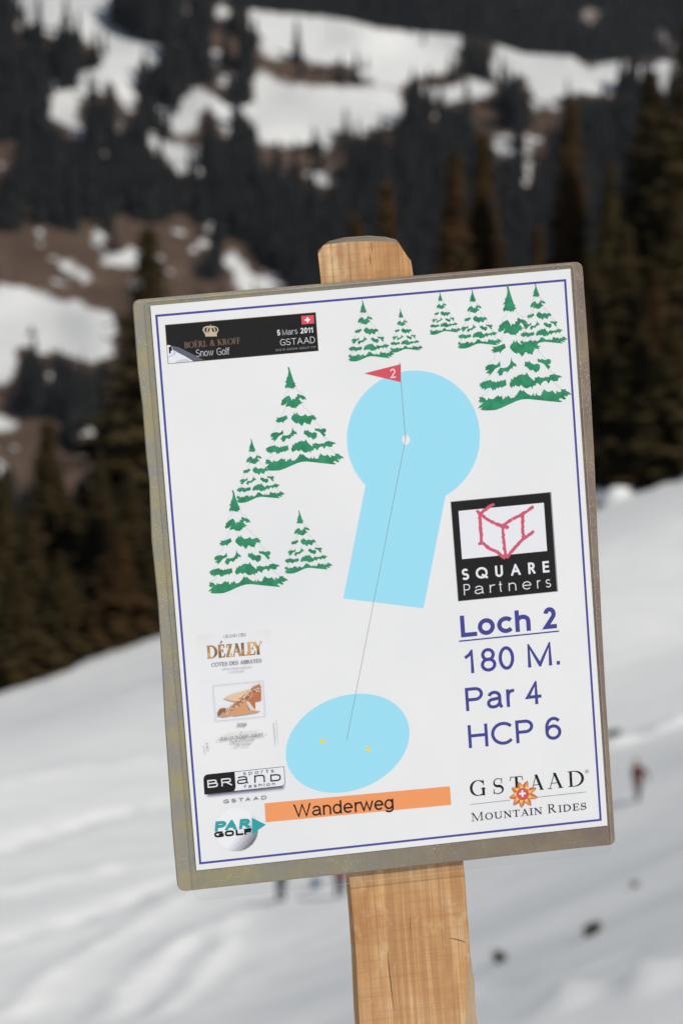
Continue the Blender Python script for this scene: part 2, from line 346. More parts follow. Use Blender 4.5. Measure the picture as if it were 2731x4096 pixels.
# trees standing alone on snow or meadow (traced): foot x, foot y, height m
ISO = [(zA((468,240))[0], 15, 'small dark spruce standing alone in the middle of the upper left snowfield'),
       (zA((1408,700))[0], 17, 'thin dark spruce alone in front of the wide central snowfield'),
       (zA((1350,345))[0], 12, 'leftmost short spruce in the row on the brown bank right of centre'),
       (zA((1420,350))[0], 9, 'squat bushy spruce in the row on the brown bank right of centre'),
       (zA((1525,370))[0], 15, 'pointed spruce at the right end of the row on the brown bank'),
       (zB((180,305))[0], 9, 'little spruce standing by itself in the upper central snowfield'),
       (zB((545,365))[0], 16, 'slim spruce just left of the tight dark clump below the snow crest'),
       (zB((430,190))[0], 8, 'tiny spruce poking over the crest of the upper snowfield'),
       (zB((70,350))[0], 15, 'dark spruce at the left end of the upper central snowfield'),
       (zB((385,560))[0], 32, 'tallest lone spruce between the central snowfield and the small right one'),
       (zB((410,600))[0], 26, 'broad spruce leaning against the tallest lone spruce'),
       (zB((840,570))[0], 31, 'tall narrow spruce crossing the long right snow band'),
       (zB((805,560))[0], 24, 'shorter spruce left of the tall narrow one at the right snow band'),
       (zB((250,600))[0], 14, 'flat topped spruce at the lower right edge of the central snowfield'),
       (zA((935,640))[0], 22, 'dark spruce standing in a notch of the middle snow band'),
       (zA((1095,680))[0], 22, 'dark spruce at the right side of the middle snow notch'),
       (zA((490,560))[0], 24, 'pointed spruce rising into the lower tip of the left snowfield'),
       (zB((625,335))[0], 20, 'leftmost spruce of the tight dark clump below the snow crest'),
       (zB((660,340))[0], 19, 'middle spruce of the tight dark clump below the snow crest'),
       (zB((705,345))[0], 18, 'rightmost spruce of the tight dark clump below the snow crest'),
       (zC((150,515))[0], 4, 'low dark bush like spruce in the lower left snow field'),
       (zA((1030,470))[0], 20, 'broad dark spruce above the brown bank left of the central snowfield'),
       (zA((1090,465))[0], 26, 'tall dark spruce at the left rim of the central snowfield'),
       (zA((300,400))[0], 14, 'grey brown bare looking tree in the gap of the left snowfield')]
for (p, h, lab) in ISO:
    o = bpy.data.objects.new('far_spruce', FTM[rnd.randrange(5)]); C.objects.link(o)
    o.location = hill_point(*p) - Vector((0, 0, .5)); k = h / 20; o.scale = (k * 1.05, k * 1.05, k * 1.04); o.rotation_euler.z = rnd.uniform(0, 6.28)
    if h == 4: o.scale = (.9, .9, .25)
    tag(o, lab, 'tree')
def region(x, y):
    if y > 1350: return 'dark spruce on the lower brown hillside behind the near trees', 'spruces on the lower brown hillside'
    if y > 900 and x < 700: return 'dark spruce in the wooded strip below the lower left snow field', 'spruces below the lower left snow field'
    if x < 560: return 'dark spruce along the edge of the forest round the upper left snowfield', 'spruces round the upper left snowfield'
    if x > 1900: return 'dark spruce on the forest edge under the long right snow band', 'spruces under the right snow band'
    if y < 330: return 'dark spruce in the woods between the upper snowfields', 'spruces between the upper snowfields'
    return 'dark spruce on the forest edge under the central snowfields', 'spruces under the central snowfields'
for i in single:
    o = bpy.data.objects.new('far_spruce', FTM[rnd.randrange(5)]); C.objects.link(o)
    o.location = hill_point(cxs[i], cys[i]) - Vector((0, 0, .5)); k = hh[i] / 20; o.scale = (k, k, k); o.rotation_euler.z = rnd.uniform(0, 6.28)
    lab, g = region(cxs[i], cys[i]); tag(o, lab, 'tree', g)
def forest(name, pts, heights, label, wide=1.0):
    Vs = []; Fs = []; off = 0; q = np.random.RandomState(5)
    for (P, h) in zip(pts, heights):
        v, f = FT[q.randint(5)]; v = np.array(v); a = q.uniform(0, 6.28); k = h / 20; ca, sa = math.cos(a), math.sin(a)
        w = np.empty_like(v); w[:, 0] = (v[:, 0] * ca - v[:, 1] * sa) * k * wide; w[:, 1] = (v[:, 0] * sa + v[:, 1] * ca) * k * wide; w[:, 2] = v[:, 2] * k
        Vs.append(w + np.array(P)); Fs += [tuple(x + off for x in t) for t in f]; off += len(v)
    o = obj(name, np.concatenate(Vs), Fs, M_FAR); tag(o, label, 'forest', kind='stuff')
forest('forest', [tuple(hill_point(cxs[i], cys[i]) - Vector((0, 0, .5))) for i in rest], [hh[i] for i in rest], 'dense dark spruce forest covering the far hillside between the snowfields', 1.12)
q = np.random.RandomState(8); mp = []; mh = []
cell = set()
for _ in range(9000):
    x = q.uniform(-300, 3030); y = q.uniform(-260, 420)
    if y > np.interp(x, tx, ty) + 110: continue
    s, b = mt_cover(np.array([x]), np.array([y])); s2, b2 = mt_cover(np.array([x]), np.array([y - 60.]))
    k = (int(x // 15), int(y // 18))
    if k in cell or ((b[0] > .5 or b2[0] > .5) and q.rand() > .12): continue
    cell.add(k); D = float(mt_D(np.array([x]), np.array([y]))[0]); d = ray(x, y); mp.append(tuple(CAM + d * (D / d.y) - Vector((0, 0, .5)))); mh.append(q.uniform(16, 27))
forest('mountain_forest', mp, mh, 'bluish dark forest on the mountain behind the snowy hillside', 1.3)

# ------------------------------------------------------------------ conifers at the foot of the snow slope
def conifer(seed, H, R, pow_=.85, dens=1.0):
    q = np.random.RandomState(seed); v = []; f = []; z = H * .05; lev = 0
    while z < H * .985:
        t = z / H; L = R * (1 - t) ** pow_ * (1 - .45 * t ** 4) * q.uniform(.72, 1.14) + .10; n = max(5, int((6 + 6 * (1 - t)) * dens)); a0 = q.uniform(0, 6.28)
        for k in range(n):
            a = a0 + 6.283 * k / n + q.uniform(-.3, .3); l = L * q.uniform(.62, 1.15); dr = q.uniform(.12, .42); m = max(3, int(l / .42))
            ca, sa = math.cos(a), math.sin(a)
            for j in range(m):
                s = (j + .6) / m; rr = l * s; zz = z - dr * rr * (.6 + .5 * s) + (.12 * l * s * s); sz = (.42 + .34 * (1 - s)) * (.38 + 1.0 * (1 - t)) * q.uniform(.75, 1.4)
                for w in range(2 if s < .45 else 3):
                    side = q.uniform(-1, 1) * sz * .8; cx = rr * ca - side * sa; cy = rr * sa + side * ca; b = len(v)
                    d1 = q.uniform(-.5, .5, 3) * sz; 
                    v += [(cx - sz * .7 * sa, cy + sz * .7 * ca, zz + d1[0] * .4), (cx + sz * .7 * sa, cy - sz * .7 * ca, zz + d1[1] * .4),
                          (cx + ca * sz * .9 + d1[0] * .5, cy + sa * sz * .9 + d1[1] * .5, zz - sz * .55), (cx - ca * sz * .3, cy - sa * sz * .3, zz - sz * q.uniform(.5, 1.2))]
                    f += [(b, b + 1, b + 2), (b, b + 1, b + 3)]
        z += (.30 + .34 * (1 - t)) * q.uniform(.8, 1.2) / max(.8, dens); lev += 1
    b = len(v); v += [(.12, 0, H * .96), (-.06, .1, H * .96), (-.06, -.1, H * .96), (0, 0, H + .35)]; f += [(b, b + 1, b + 3), (b + 1, b + 2, b + 3), (b + 2, b, b + 3)]
    return v, f
def trunk_mesh(H, r):
    v = []; f = []
    for k, t in enumerate((0, .03, .25, .6, .97)):
        for s in range(8):
            a = s * math.pi / 4; rr = r * (1 - t) * (1.35 if k == 0 else 1) + .03; v.append((rr * math.cos(a), rr * math.sin(a), t * H - (1.2 if k == 0 else 0)))
    for k in range(4):
        for s in range(8): f.append((k * 8 + s, k * 8 + (s + 1) % 8, k * 8 + 8 + (s + 1) % 8, k * 8 + 8 + s))
    return v, f
VAR = []
for i, (R, pw, dn, mt) in enumerate([(5.6, 1.0, 1.15, M_MID), (4.7, 1.0, 1.1, M_MID2), (3.8, .98, 1.05, M_MID2), (6.4, .92, 1.2, M_MID), (4.4, .95, 1.2, M_MID2)]):
    cv, cf = conifer(40 + i, 24., R, pw, dn); me = bpy.data.meshes.new('crown'); me.from_pydata(cv, [], cf); me.materials.append(mt)
    tv, tf = trunk_mesh(24., .34); mt_ = bpy.data.meshes.new('trunk'); mt_.from_pydata(tv, [], tf); mt_.materials.append(M_BARK); VAR.append((me, mt_))
def big_tree(px, top, D, var, label, group=None, wide=1.0):
    """px, top: where the tip stands in the view; D: distance"""
    d = ray(px, top - 35); tip = CAM + d * (D / d.y); zb = gz(tip.x, D) - .2; H = max(3., tip.z - zb)
    r = empty('spruce_tree', (tip.x, D, zb)); r.rotation_euler.z = rnd.uniform(0, 6.28); k = H / 24.3; w = wide * (.35 + .65 * k); r.scale = (w, w, k)
    c = bpy.data.objects.new('crown', VAR[var][0]); C.objects.link(c); c.parent = r
    t = bpy.data.objects.new('trunk', VAR[var][1]); C.objects.link(t); t.parent = r
    tag(r, label, 'tree', group)
big_tree(592, 890, 243, 3, 'tall olive brown spruce rising beside the upper left corner of the sign', wide=1.4)
big_tree(191, 1690, 240, 0, 'pointed olive brown spruce left of the tall one, tip against the brown meadow', wide=1.35)
big_tree(2605, 262, 245, 3, 'big orange brown spruce with a wide crown near the right edge', wide=1.3)
big_tree(2760, 60, 240, 3, 'tallest dark brown spruce cut off by the right edge of the picture', wide=1.35)
big_tree(2281, 385, 250, 2, 'slender orange brown spruce standing left of the big right spruce', wide=1.15)
big_tree(1930, 515, 255, 2, 'right one of the two slender brown spruces above the right half of the sign', wide=1.15)
big_tree(1816, 590, 252, 2, 'left one of the two slender brown spruces above the right half of the sign', wide=1.2)
big_tree(1546, 715, 252, 1, 'small reddish brown spruce tip just right of the post top', wide=1.1)
big_tree(1420, 860, 247, 2, 'low reddish brown spruce tip directly behind the post top', wide=1.2)
big_tree(2440, 640, 238, 0, 'broad brown spruce filling the gap below the big right spruce', wide=.9)
big_tree(2150, 900, 243, 1, 'brown spruce just above the upper right corner of the sign', wide=.9)
big_tree(20, 1880, 238, 3, 'dark bushy spruce at the left edge of the picture', wide=1.0)
big_tree(400, 1830, 236, 0, 'low dark spruce between the two olive spruces on the left', wide=1.1)
NEAR = [(120, 2080, 233, 0, 'short dark spruce low at the left edge, in front of the pointed olive one'), (300, 2040, 239, 3, 'bushy dark spruce between the pointed olive one and the tall one, half height'),
 (520, 1900, 233, 0, 'dark spruce in front of the tall olive one, touching the left rim of the plate'), (470, 2120, 229, 1, 'lowest narrow spruce just left of the plate, above the snow edge'), (240, 2230, 228, 3, 'low spreading spruce whose boughs reach the snow edge on the left'),
 (60, 2300, 226, 0, 'lowest spruce in the left corner of the near wood, above the snow'), (-60, 2150, 232, 0, 'dark spruce cut by the left edge of the picture, low in the wood')]
for x, t, D, vv, lab in NEAR: big_tree(x, t, D, vv, lab, None, 1.3)
for x, t, D, vv in [(-150, 1750, 246, 3), (640, 1750, 238, 3), (760, 1650, 244, 0), (620, 2120, 230, 3), (900, 1500, 245, 3), (1020, 1350, 240, 1), (1150, 1180, 246, 2), (1270, 1250, 242, 0), (1700, 1150, 243, 1), (1600, 1050, 249, 2), (1850, 1000, 240, 0), (2000, 950, 247, 2), (2120, 1250, 236, 3), (1960, 1450, 233, 0), (1500, 1500, 238, 3), (1250, 1700, 236, 0), (1000, 1900, 233, 3), (800, 2000, 231, 0)]:
    big_tree(x, t, D, vv, 'dark spruce of the near wood standing hidden behind the plate', 'spruces hidden behind the plate', 1.15)
NEAR = [(2360, 1000, 236, 3, 'dark brown spruce rising directly beside the upper right rim of the plate'), (2500, 900, 233, 0, 'dense brown spruce in the middle of the right wood below the big one'), (2620, 1080, 231, 1, 'rather low brown spruce under the big right spruce'),
 (2700, 760, 236, 3, 'wide dark spruce at the right edge below the tallest one'), (2850, 400, 243, 0, 'tall dark spruce mostly beyond the right edge of the picture'), (2420, 1330, 230, 0, 'low bushy spruce above the white snow lump on the right'),
 (2560, 1300, 228, 3, 'broad low spruce in front of the right wood, boughs on the snow edge'), (2690, 1250, 226, 0, 'lowest spruce at the right edge, foot on the bright snow'), (2320, 1200, 232, 1, 'narrow spruce squeezed between the plate rim and the right wood'), (2230, 1130, 237, 3, 'spruce behind the upper right corner of the plate, only its side showing')]
for x, t, D, vv, lab in NEAR: big_tree(x, t, D, vv, lab, None, 1.3)

# ------------------------------------------------------------------ what lies and stands on the snow
def mat_plain(name, rgb, rough=.85): return NT(name, rough, .15, lin(rgb)).m
M_NAVY = foliage('navy_trousers', lin((22, 30, 42)), lin((34, 44, 58)), 5); M_REDJ = foliage('red_jacket', lin((150, 26, 36)), lin((182, 40, 50)), 5); M_DARKJ = foliage('dark_blue_jacket', lin((28, 38, 52)), lin((44, 56, 74)), 5)
M_RUST = foliage('rust_red_jacket', lin((66, 26, 22)), lin((86, 36, 30)), 5); M_GREYT = foliage('grey_brown_trousers', lin((58, 50, 50)), lin((78, 68, 66)), 5); M_BOOT = mat_plain('black_boots', (22, 22, 24)); M_SKIN = mat_plain('skin', (196, 146, 120), .6); M_HAIR = mat_plain('dark_hair', (34, 24, 20)); M_CAP = mat_plain('knitted_cap', (40, 42, 54))
def person(px, py, H, label, jacket, trousers, face=0., lean=0.0, arm=(.12, .12), cap=False, stride=.1, bulk=1.0):
    """figure of 1.75 units scaled to H; faces along -y turned by face"""
    P = {}; E = []; Rr = {}
    def nd(k, x, y, z, r, r2=None): P[k] = (x, y + lean * max(0, z - .95), z); Rr[k] = (r, r2 or r) if k[0] in 'nfgt' and k != 'nec0' or k.startswith(('hd', 'pal', 'wri')) else (r * bulk, (r2 or r) * bulk)
    nd('pel', 0, 0, .95, .13, .105); nd('wai', 0, 0, 1.10, .125, .10); nd('che', 0, .0, 1.32, .16, .12); nd('nec0', 0, .01, 1.46, .075); nd('nec', 0, -.01, 1.52, .052); nd('hd0', 0, -.02, 1.58, .075); nd('hd1', 0, -.02, 1.67, .088, .095); nd('hd2', 0, -.01, 1.74, .06); nd('nos', 0, -.125, 1.635, .013)
    E += [('pel', 'wai'), ('wai', 'che'), ('che', 'nec0'), ('nec0', 'nec'), ('nec', 'hd0'), ('hd0', 'hd1'), ('hd1', 'hd2'), ('hd1', 'nos')]
    for s_, sg in (('l', -1), ('r', 1)):
        st = stride * sg
        nd('hip' + s_, sg * .09, 0, .88, .095); nd('kne' + s_, sg * .105, -.03 + st * .5, .50, .066); nd('ank' + s_, sg * .115, st, .11, .052); nd('hee' + s_, sg * .115, st + .03, .05, .045); nd('toe' + s_, sg * .13, st - .19, .045, .042, .035)
        E += [('pel', 'hip' + s_), ('hip' + s_, 'kne' + s_), ('kne' + s_, 'ank' + s_), ('ank' + s_, 'hee' + s_), ('hee' + s_, 'toe' + s_)]
        a = arm[0 if sg < 0 else 1]
        nd('sho' + s_, sg * .19, 0, 1.40, .068); nd('elb' + s_, sg * (.22 + a), -.02, 1.13, .047); nd('wri' + s_, sg * (.2 + a * .8), -.14, .90, .033); nd('pal' + s_, sg * (.2 + a * .75), -.17, .83, .036, .022)
        E += [('che', 'sho' + s_), ('sho' + s_, 'elb' + s_), ('elb' + s_, 'wri' + s_), ('wri' + s_, 'pal' + s_)]
        bx, by = P['pal' + s_][0], -.17
        for k, (dx, ln_) in enumerate(((-.028, .062), (-.009, .075), (.010, .070), (.028, .055))):
            nd(f'f{s_}{k}', bx + dx * .9, by - .012, .80 - ln_ * .45, .009); nd(f'g{s_}{k}', bx + dx, by - .0, .80 - ln_, .008); E += [('pal' + s_, f'f{s_}{k}'), (f'f{s_}{k}', f'g{s_}{k}')]
        nd('th' + s_, bx - sg * .045, by - .03, .815, .010); nd('tj' + s_, bx - sg * .05, by - .045, .785, .009); E += [('pal' + s_, 'th' + s_), ('th' + s_, 'tj' + s_)]
    keys = list(P); me = bpy.data.meshes.new('body'); me.from_pydata([P[k] for k in keys], [(keys.index(a), keys.index(b)) for a, b in E], [])
    o = bpy.data.objects.new('body', me); C.objects.link(o); sk = o.modifiers.new('s', 'SKIN'); sk.use_smooth_shade = True; o.modifiers.new('d', 'SUBSURF').levels = 1
    for i, k in enumerate(keys): me.skin_vertices[0].data[i].radius = Rr[k]; me.skin_vertices[0].data[i].use_root = k == 'pel'
    dg = bpy.context.evaluated_depsgraph_get(); nm = bpy.data.meshes.new_from_object(o.evaluated_get(dg)); o.modifiers.clear(); o.data = nm
    nm.materials.clear()
    for m_ in (trousers, jacket, M_SKIN, M_BOOT): nm.materials.append(m_)
    for p in nm.polygons:
        c = p.center; z = c.z; p.use_smooth = True
        p.material_index = 3 if z < .15 else 2 if (z > 1.50 or (.66 < z < .89 and c.y < -.11 and abs(c.x) > .19)) else 1 if (z > .93 or abs(c.x) > .2) else 0
    g = march(px, py, gz); r = empty('person', (g.x, g.y, gz(g.x, g.y) - .03)); k = H / 1.78; r.scale = (k, k, k); r.rotation_euler.z = face; o.parent = r
    hv = []; hf = []
    for i in range(7):
        th = i / 6 * math.pi * .55
        for j in range(12): a = j * math.pi / 6; hv.append((.108 * math.sin(th) * math.sin(a), lean * .7 + .005 - .116 * math.sin(th) * math.cos(a) + (.02 if i > 3 else 0), 1.665 + .125 * math.cos(th) + (.02 if math.cos(a) > .4 and i > 4 else 0)))
    for i in range(6):
        for j in range(12): hf.append((i * 12 + j, (i + 1) * 12 + j, (i + 1) * 12 + (j + 1) % 12, i * 12 + (j + 1) % 12))
    obj('cap' if cap else 'hair', hv, hf, M_CAP if cap else M_HAIR, r, smooth=True); tag(r, label, 'person'); return r
person(1122, 3606, 1.45, 'person in dark navy clothes, only the legs showing left of the stake', M_DARKJ, M_NAVY, 2.6, arm=(.05, .08), cap=True, stride=.04, bulk=1.45)
person(1358, 3588, 1.42, 'person in a red jacket and dark trousers right beside the stake', M_REDJ, M_NAVY, 2.9, arm=(.06, .05), stride=.05, bulk=1.5)
D_ = march(2548, 3208, gz).y
person(2548, 3208, min(1.75, 176 / F * D_), 'small figure in a rust red jacket alone on the snow right of the sign', M_RUST, M_GREYT, .7, .12, arm=(.05, .30), stride=.12, bulk=1.75)
def rucksack(px, py):
    g = march(px, py, gz); r = empty('rucksack', (g.x, g.y, gz(g.x, g.y) - .02)); v = []; f = []
    for i, (z, w, d_) in enumerate(((0, .13, .09), (.04, .17, .12), (.24, .17, .12), (.38, .13, .09), (.45, .06, .05))):
        for j in range(10): a = j * math.pi / 5; v.append((w * math.copysign(abs(math.cos(a)) ** .6, math.cos(a)), d_ * math.copysign(abs(math.sin(a)) ** .6, math.sin(a)), z))
    for i in range(4):
        for j in range(10): f.append((i * 10 + j, i * 10 + (j + 1) % 10, i * 10 + 10 + (j + 1) % 10, i * 10 + 10 + j))
    f += [tuple(range(9, -1, -1)), tuple(range(40, 50))]; mt = mat_plain('blue_grey_nylon', (92, 108, 128)); obj('pack', v, f, mt, r, smooth=True)
    obj('front_pocket', [(-.1, -.11, .05), (.1, -.11, .05), (.1, -.11, .2), (-.1, -.11, .2), (-.08, -.165, .07), (.08, -.165, .07), (.08, -.165, .18), (-.08, -.165, .18)], [(0, 1, 5, 4), (1, 2, 6, 5), (2, 3, 7, 6), (3, 0, 4, 7), (4, 5, 6, 7)], mt, r)
    tag(r, 'small blue grey rucksack lying on the snow between the two hidden people', 'rucksack')
rucksack(1262, 3556)
M_STRAW = foliage('dead_grass', (.07, .065, .045), (.17, .15, .11), 8); M_ROCK = foliage('wet_rock', (.02, .018, .016), (.06, .055, .05), 4)
def tuft(px, py, wpx, hpx, label, mat=None, nb=150, tilt=0.):
    g = march(px, py, gz); k = g.y / F; W, Hh = wpx * k / 2, hpx * k; v = []; f = []
    for i in range(nb):
        a = rnd.uniform(0, 6.28); r = W * math.sqrt(rnd.random()) * .6; x, y = r * math.cos(a), r * math.sin(a); L = Hh * rnd.uniform(.45, 1.05) * (1 - .5 * (r / W) ** 2); b = len(v); ox, oy = x * rnd.uniform(.3, 1.1) + tilt * L + rnd.uniform(-.25, .25) * L, y * .8 + rnd.uniform(-.3, .3) * L; w = .035 * max(1, W * 2)
        v += [(x - w * math.sin(a), y + w * math.cos(a), -.05), (x + w * math.sin(a), y - w * math.cos(a), -.05), (x + ox * .5, y + oy * .5, L * .7), (x + ox, y + oy, L * rnd.uniform(.6, 1))]; f += [(b, b + 1, b + 2), (b, b + 2, b + 3)]
    o = obj('grass_tuft', v, f, mat or M_STRAW); o.location = (g.x, g.y, gz(g.x, g.y) - .02); tag(o, label, 'grass tuft')
tuft(1993, 3856, 50, 74, 'small round tuft of dead grass nearest to the stake on the right snow')
tuft(2348, 3748, 60, 92, 'larger leaning tuft of dead grass poking through the snow at lower right', tilt=.35)
tuft(2539, 3548, 36, 44, 'tiny faint tuft of grass on the snow below the rust red figure', nb=40)
def rock(px, py, wpx, hpx, label):
    g = march(px, py, gz); k = g.y / F; bm = bmesh.new(); bmesh.ops.create_icosphere(bm, subdivisions=2, radius=1)
    for v_ in bm.verts: n_ = 1 + .5 * float(vnoise(np.array([v_.co.x * 1.7 + px]), np.array([v_.co.y * 1.7 + v_.co.z * 2.1]), 3)[0]); v_.co = Vector((v_.co.x * wpx * k / 2, v_.co.y * wpx * k / 2.4, v_.co.z * hpx * k / 1.6)) * n_
    me = bpy.data.meshes.new('rock'); bm.to_mesh(me); bm.free(); me.materials.append(M_ROCK); o = bpy.data.objects.new('rock', me); C.objects.link(o); o.location = (g.x, g.y, gz(g.x, g.y) + .1 * hpx * k); tag(o, label, 'rock')
rock(2452, 2945, 84, 34, 'flat dark rock on the snow at the right rim of the plate')
rock(2398, 2030, 46, 34, 'small dark stone beside the snow lump at the top of the right snow')
rock(2500, 1925, 80, 24, 'brown stone at the foot of the trees on the right snow edge')

# ------------------------------------------------------------------ the sign: frame of its sheet, millimetres
RM = np.array([[0.98448738, 0.07432892, -0.15893336], [-0.09539839, 0.98700121, -0.12933586], [0.14725403, 0.14249151, 0.97878109]])
TV = np.array([-93.2664462, -100.729298, 1954.38306]); SW, SH = 210.0, 297.0 * 0.953546214
def on_sheet(p, z=0.0):
    """point of the photograph -> (u right, v down) in mm on the plane z mm in front of the sheet"""
    r = np.array([(p[0] - CX) / F, (p[1] - CY) / F, 1.0]); n = RM[:, 2]; o = TV - n * z
    X = r * (n @ o) / (n @ r) - o; return (float(RM[:, 0] @ X), float(RM[:, 1] @ X))
sp, cp = math.sin(PITCH), math.cos(PITCH)
CV = Matrix(((1, 0, 0), (0, -sp, cp), (0, -cp, -sp)))        # camera (right, down, forward) -> world
ax = [CV @ Vector(RM[:, k]) for k in range(3)]
ROT = Matrix((ax[0], -ax[1], -ax[2])).transposed().to_4x4()  # local x right, y up, z towards the viewer
ORG = CAM + CV @ Vector(TV) * .001                            # sheet corner (u=v=0)
POST_C = on_sheet((1640, 3800), -3); POST_DIR = None
pl0, pr0 = on_sheet((1283, 1130), -3), on_sheet((1648, 1110), -3); pl1, pr1 = on_sheet((1428, 4096), -3), on_sheet((1905, 4096), -3)
def LV(u, v, z): return Vector((u * .001, -v * .001, z * .001))
# foot of the post: follow its axis down to the snow
a0 = LV((pl0[0] + pr0[0]) / 2, (pl0[1] + pr0[1]) / 2, -14); a1 = LV((pl1[0] + pr1[0]) / 2 - 2, (pl1[1] + pr1[1]) / 2, -14)
M0 = Matrix.Translation(ORG) @ ROT
down = (a1 - a0).normalized(); foot = a1.copy()
while (M0 @ foot).z > gz((M0 @ foot).x, (M0 @ foot).y): foot += down * .005
root = empty('signpost', (0, 0, 0)); root.matrix_world = Matrix.Translation(M0 @ foot) @ ROT
tag(root, 'squared wooden stake carrying a metal plate with a laminated snow golf hole map', 'signpost')
OFF = foot
def P3(u, v, z): return LV(u, v, z) - OFF
def part(name, verts, faces, mat, parent=root, smooth=False, midx=None):
    return obj(name, verts, faces, mat, parent, smooth, midx)

# ---- materials of the sign
def ink(name, rgb, rough=.6): return NT(name, rough, .12, lin(rgb)).m
m = NT('paper', .5, .25); co = m.coord(); a = m.noise(co, 14, 4, .6); m.base(m.ramp(a, [(.3, lin((227, 226, 228))), (.7, lin((234, 232, 232)))])); M_PAPER = m.m
M_BLUE = ink('blue_ink', (74, 72, 148)); M_TXT = ink('dark_blue_ink', (66, 66, 142)); M_BLACK = ink('black_ink', (20, 18, 20)); M_PANEL = ink('black_panel_ink', (22, 20, 21))
M_WHITE = ink('white_print', (229, 228, 233)); M_SKY = ink('light_blue_ink', (156, 218, 238)); M_ORG = ink('orange_ink', (238, 153, 98)); M_TEAL = ink('teal_ink', (44, 156, 160))
M_RED = ink('red_ink', (212, 82, 94)); M_CHALK = ink('crimson_ink', (203, 88, 112)); M_GREY = ink('grey_ink', (150, 150, 156)); M_LGREY = ink('pale_grey_ink', (205, 205, 212)); M_DGREY = ink('dark_grey_ink', (98, 96, 102))
M_BRONZE = ink('bronze_ink', (128, 102, 84)); M_CROWN = ink('champagne_ink', (196, 178, 150)); M_YEL = ink('yellow_ink', (236, 208, 84)); M_THIN = ink('fine_line_ink', (185, 183, 186)); M_SNOWTXT = ink('silver_ink', (205, 205, 210)); M_WWW = ink('dim_grey_ink', (168, 164, 166))
M_GSHADE = ink('blue_grey_ink', (96, 98, 110)); M_LAV = ink('lavender_ink', (201, 202, 216)); M_BROWNINK = ink('brown_rule_ink', (205, 170, 130)); M_FAINT = ink('faint_text_ink', (190, 186, 192)); M_LBLACK = ink('label_text_ink', (118, 114, 122))
m = NT('green_ink', .45, .25); co = m.coord(); a = m.noise(co, 220, 3, .6); m.base(m.ramp(a, [(.35, lin((32, 122, 82))), (.65, lin((46, 146, 106)))])); M_GREEN = m.m
m = NT('gold_ink', .45, .25); co = m.coord((1, 1, 1)); a = m.noise(co, 160, 3, .6); m.base(m.ramp(a, [(.38, lin((122, 92, 66))), (.5, lin((176, 132, 82))), (.62, lin((222, 176, 112)))])); M_GOLD = m.m
# zinc plated sheet: yellowish passivated skin, worn to grey in patches
m = NT('zinc_plate', .42, .5); m.b.inputs['Metallic'].default_value = .35
tc = m.n('TexCoord'); sx = m.n('SeparateXYZ'); m.l(tc.outputs['Object'], sx.inputs[0]); co = m.coord((1, 1, 1)); cs = m.coord((1, .25, 1))
side = m.ramp(m.mix(.10, sx.outputs[0], m.noise(co, 9, 3)), [(0.0, (0, 0, 0)), (.12, (1, 1, 1))])
left = m.mix(m.ramp(m.noise(co, 42, 9, .78), [(.42, (0, 0, 0)), (.58, (1, 1, 1))]), lin((160, 149, 115)), lin((144, 140, 132)))
right = m.mix(m.ramp(m.noise(co, 34, 8, .75), [(.40, (0, 0, 0)), (.62, (1, 1, 1))]), lin((128, 108, 100)), lin((142, 128, 106)))
c = m.mix(side, left, right); sp_ = m.ramp(m.noise(co, 1500, 2, .6), [(.60, (0, 0, 0)), (.72, (1, 1, 1))])
c = m.mix(m.mix(1.0, sp_, m.ramp(m.noise(co, 26, 4, .7), [(.45, (0, 0, 0)), (.65, (1, 1, 1))]), 'MULTIPLY'), c, lin((222, 215, 192)))
vor = m.n('TexVoronoi'); vor.inputs['Scale'].default_value = 42; m.l(co, vor.inputs['Vector']); c = m.mix(m.ramp(vor.outputs['Distance'], [(0.0, (1, 1, 1)), (.022, (1, 1, 1)), (.03, (0, 0, 0))]), c, lin((170, 60, 70)))
m.base(c); rr = m.noise(co, 120, 5, .7); m.l(m.ramp(rr, [(.3, (.30,) * 3), (.7, (.58,) * 3)]), m.b.inputs['Roughness']); m.bump(m.noise(cs, 420, 5, .75), .6, .0005); M_PLATE = m.m
def wood_mat():
    m = NT('sawn_spruce', .8, .15); co = m.coord((1, 1, 1))
    g = m.noise(m.coord((520, 7, 60)), 1.0, 3, .6, .2); g2 = m.noise(m.coord((150, 4, 30)), 1.0, 2, .5, .3)
    saw = m.noise(m.coord((40, 760, 30)), 1.0, 3, .6); band = m.noise(m.coord((12, 120, 12)), 1.0, 3, .6, .4); big = m.noise(m.coord((34, 16, 20)), 1.0, 5, .6, .8)
    c = m.ramp(big, [(.30, lin((184, 138, 90))), (.48, lin((204, 160, 110))), (.66, lin((214, 180, 138)))])
    c = m.mix(m.ramp(g, [(.44, (.50,) * 3), (.56, (0, 0, 0))]), c, lin((150, 110, 78)))
    c = m.mix(m.ramp(g2, [(.40, (.40,) * 3), (.58, (0, 0, 0))]), c, lin((162, 118, 80)))
    c = m.mix(m.ramp(saw, [(.50, (0, 0, 0)), (.66, (.22,) * 3)]), c, lin((150, 104, 72)))
    c = m.mix(m.ramp(band, [(.54, (0, 0, 0)), (.68, (.20,) * 3)]), c, lin((164, 108, 66)))
    st = m.noise(m.coord((50, 26, 30)), 1.0, 4, .6, .5); c = m.mix(m.ramp(st, [(.56, (0, 0, 0)), (.72, (.55,) * 3)]), c, lin((160, 104, 66)))
    wh = m.noise(m.coord((90, 60, 40), (0, 0, .2)), 1.0, 4, .7); c = m.mix(m.ramp(wh, [(.56, (0, 0, 0)), (.72, (.35,) * 3)]), c, lin((226, 204, 172)))
    m.base(c); m.bump(m.mix(.5, saw, g), .4, .0005); return m.m
M_WOOD = wood_mat()
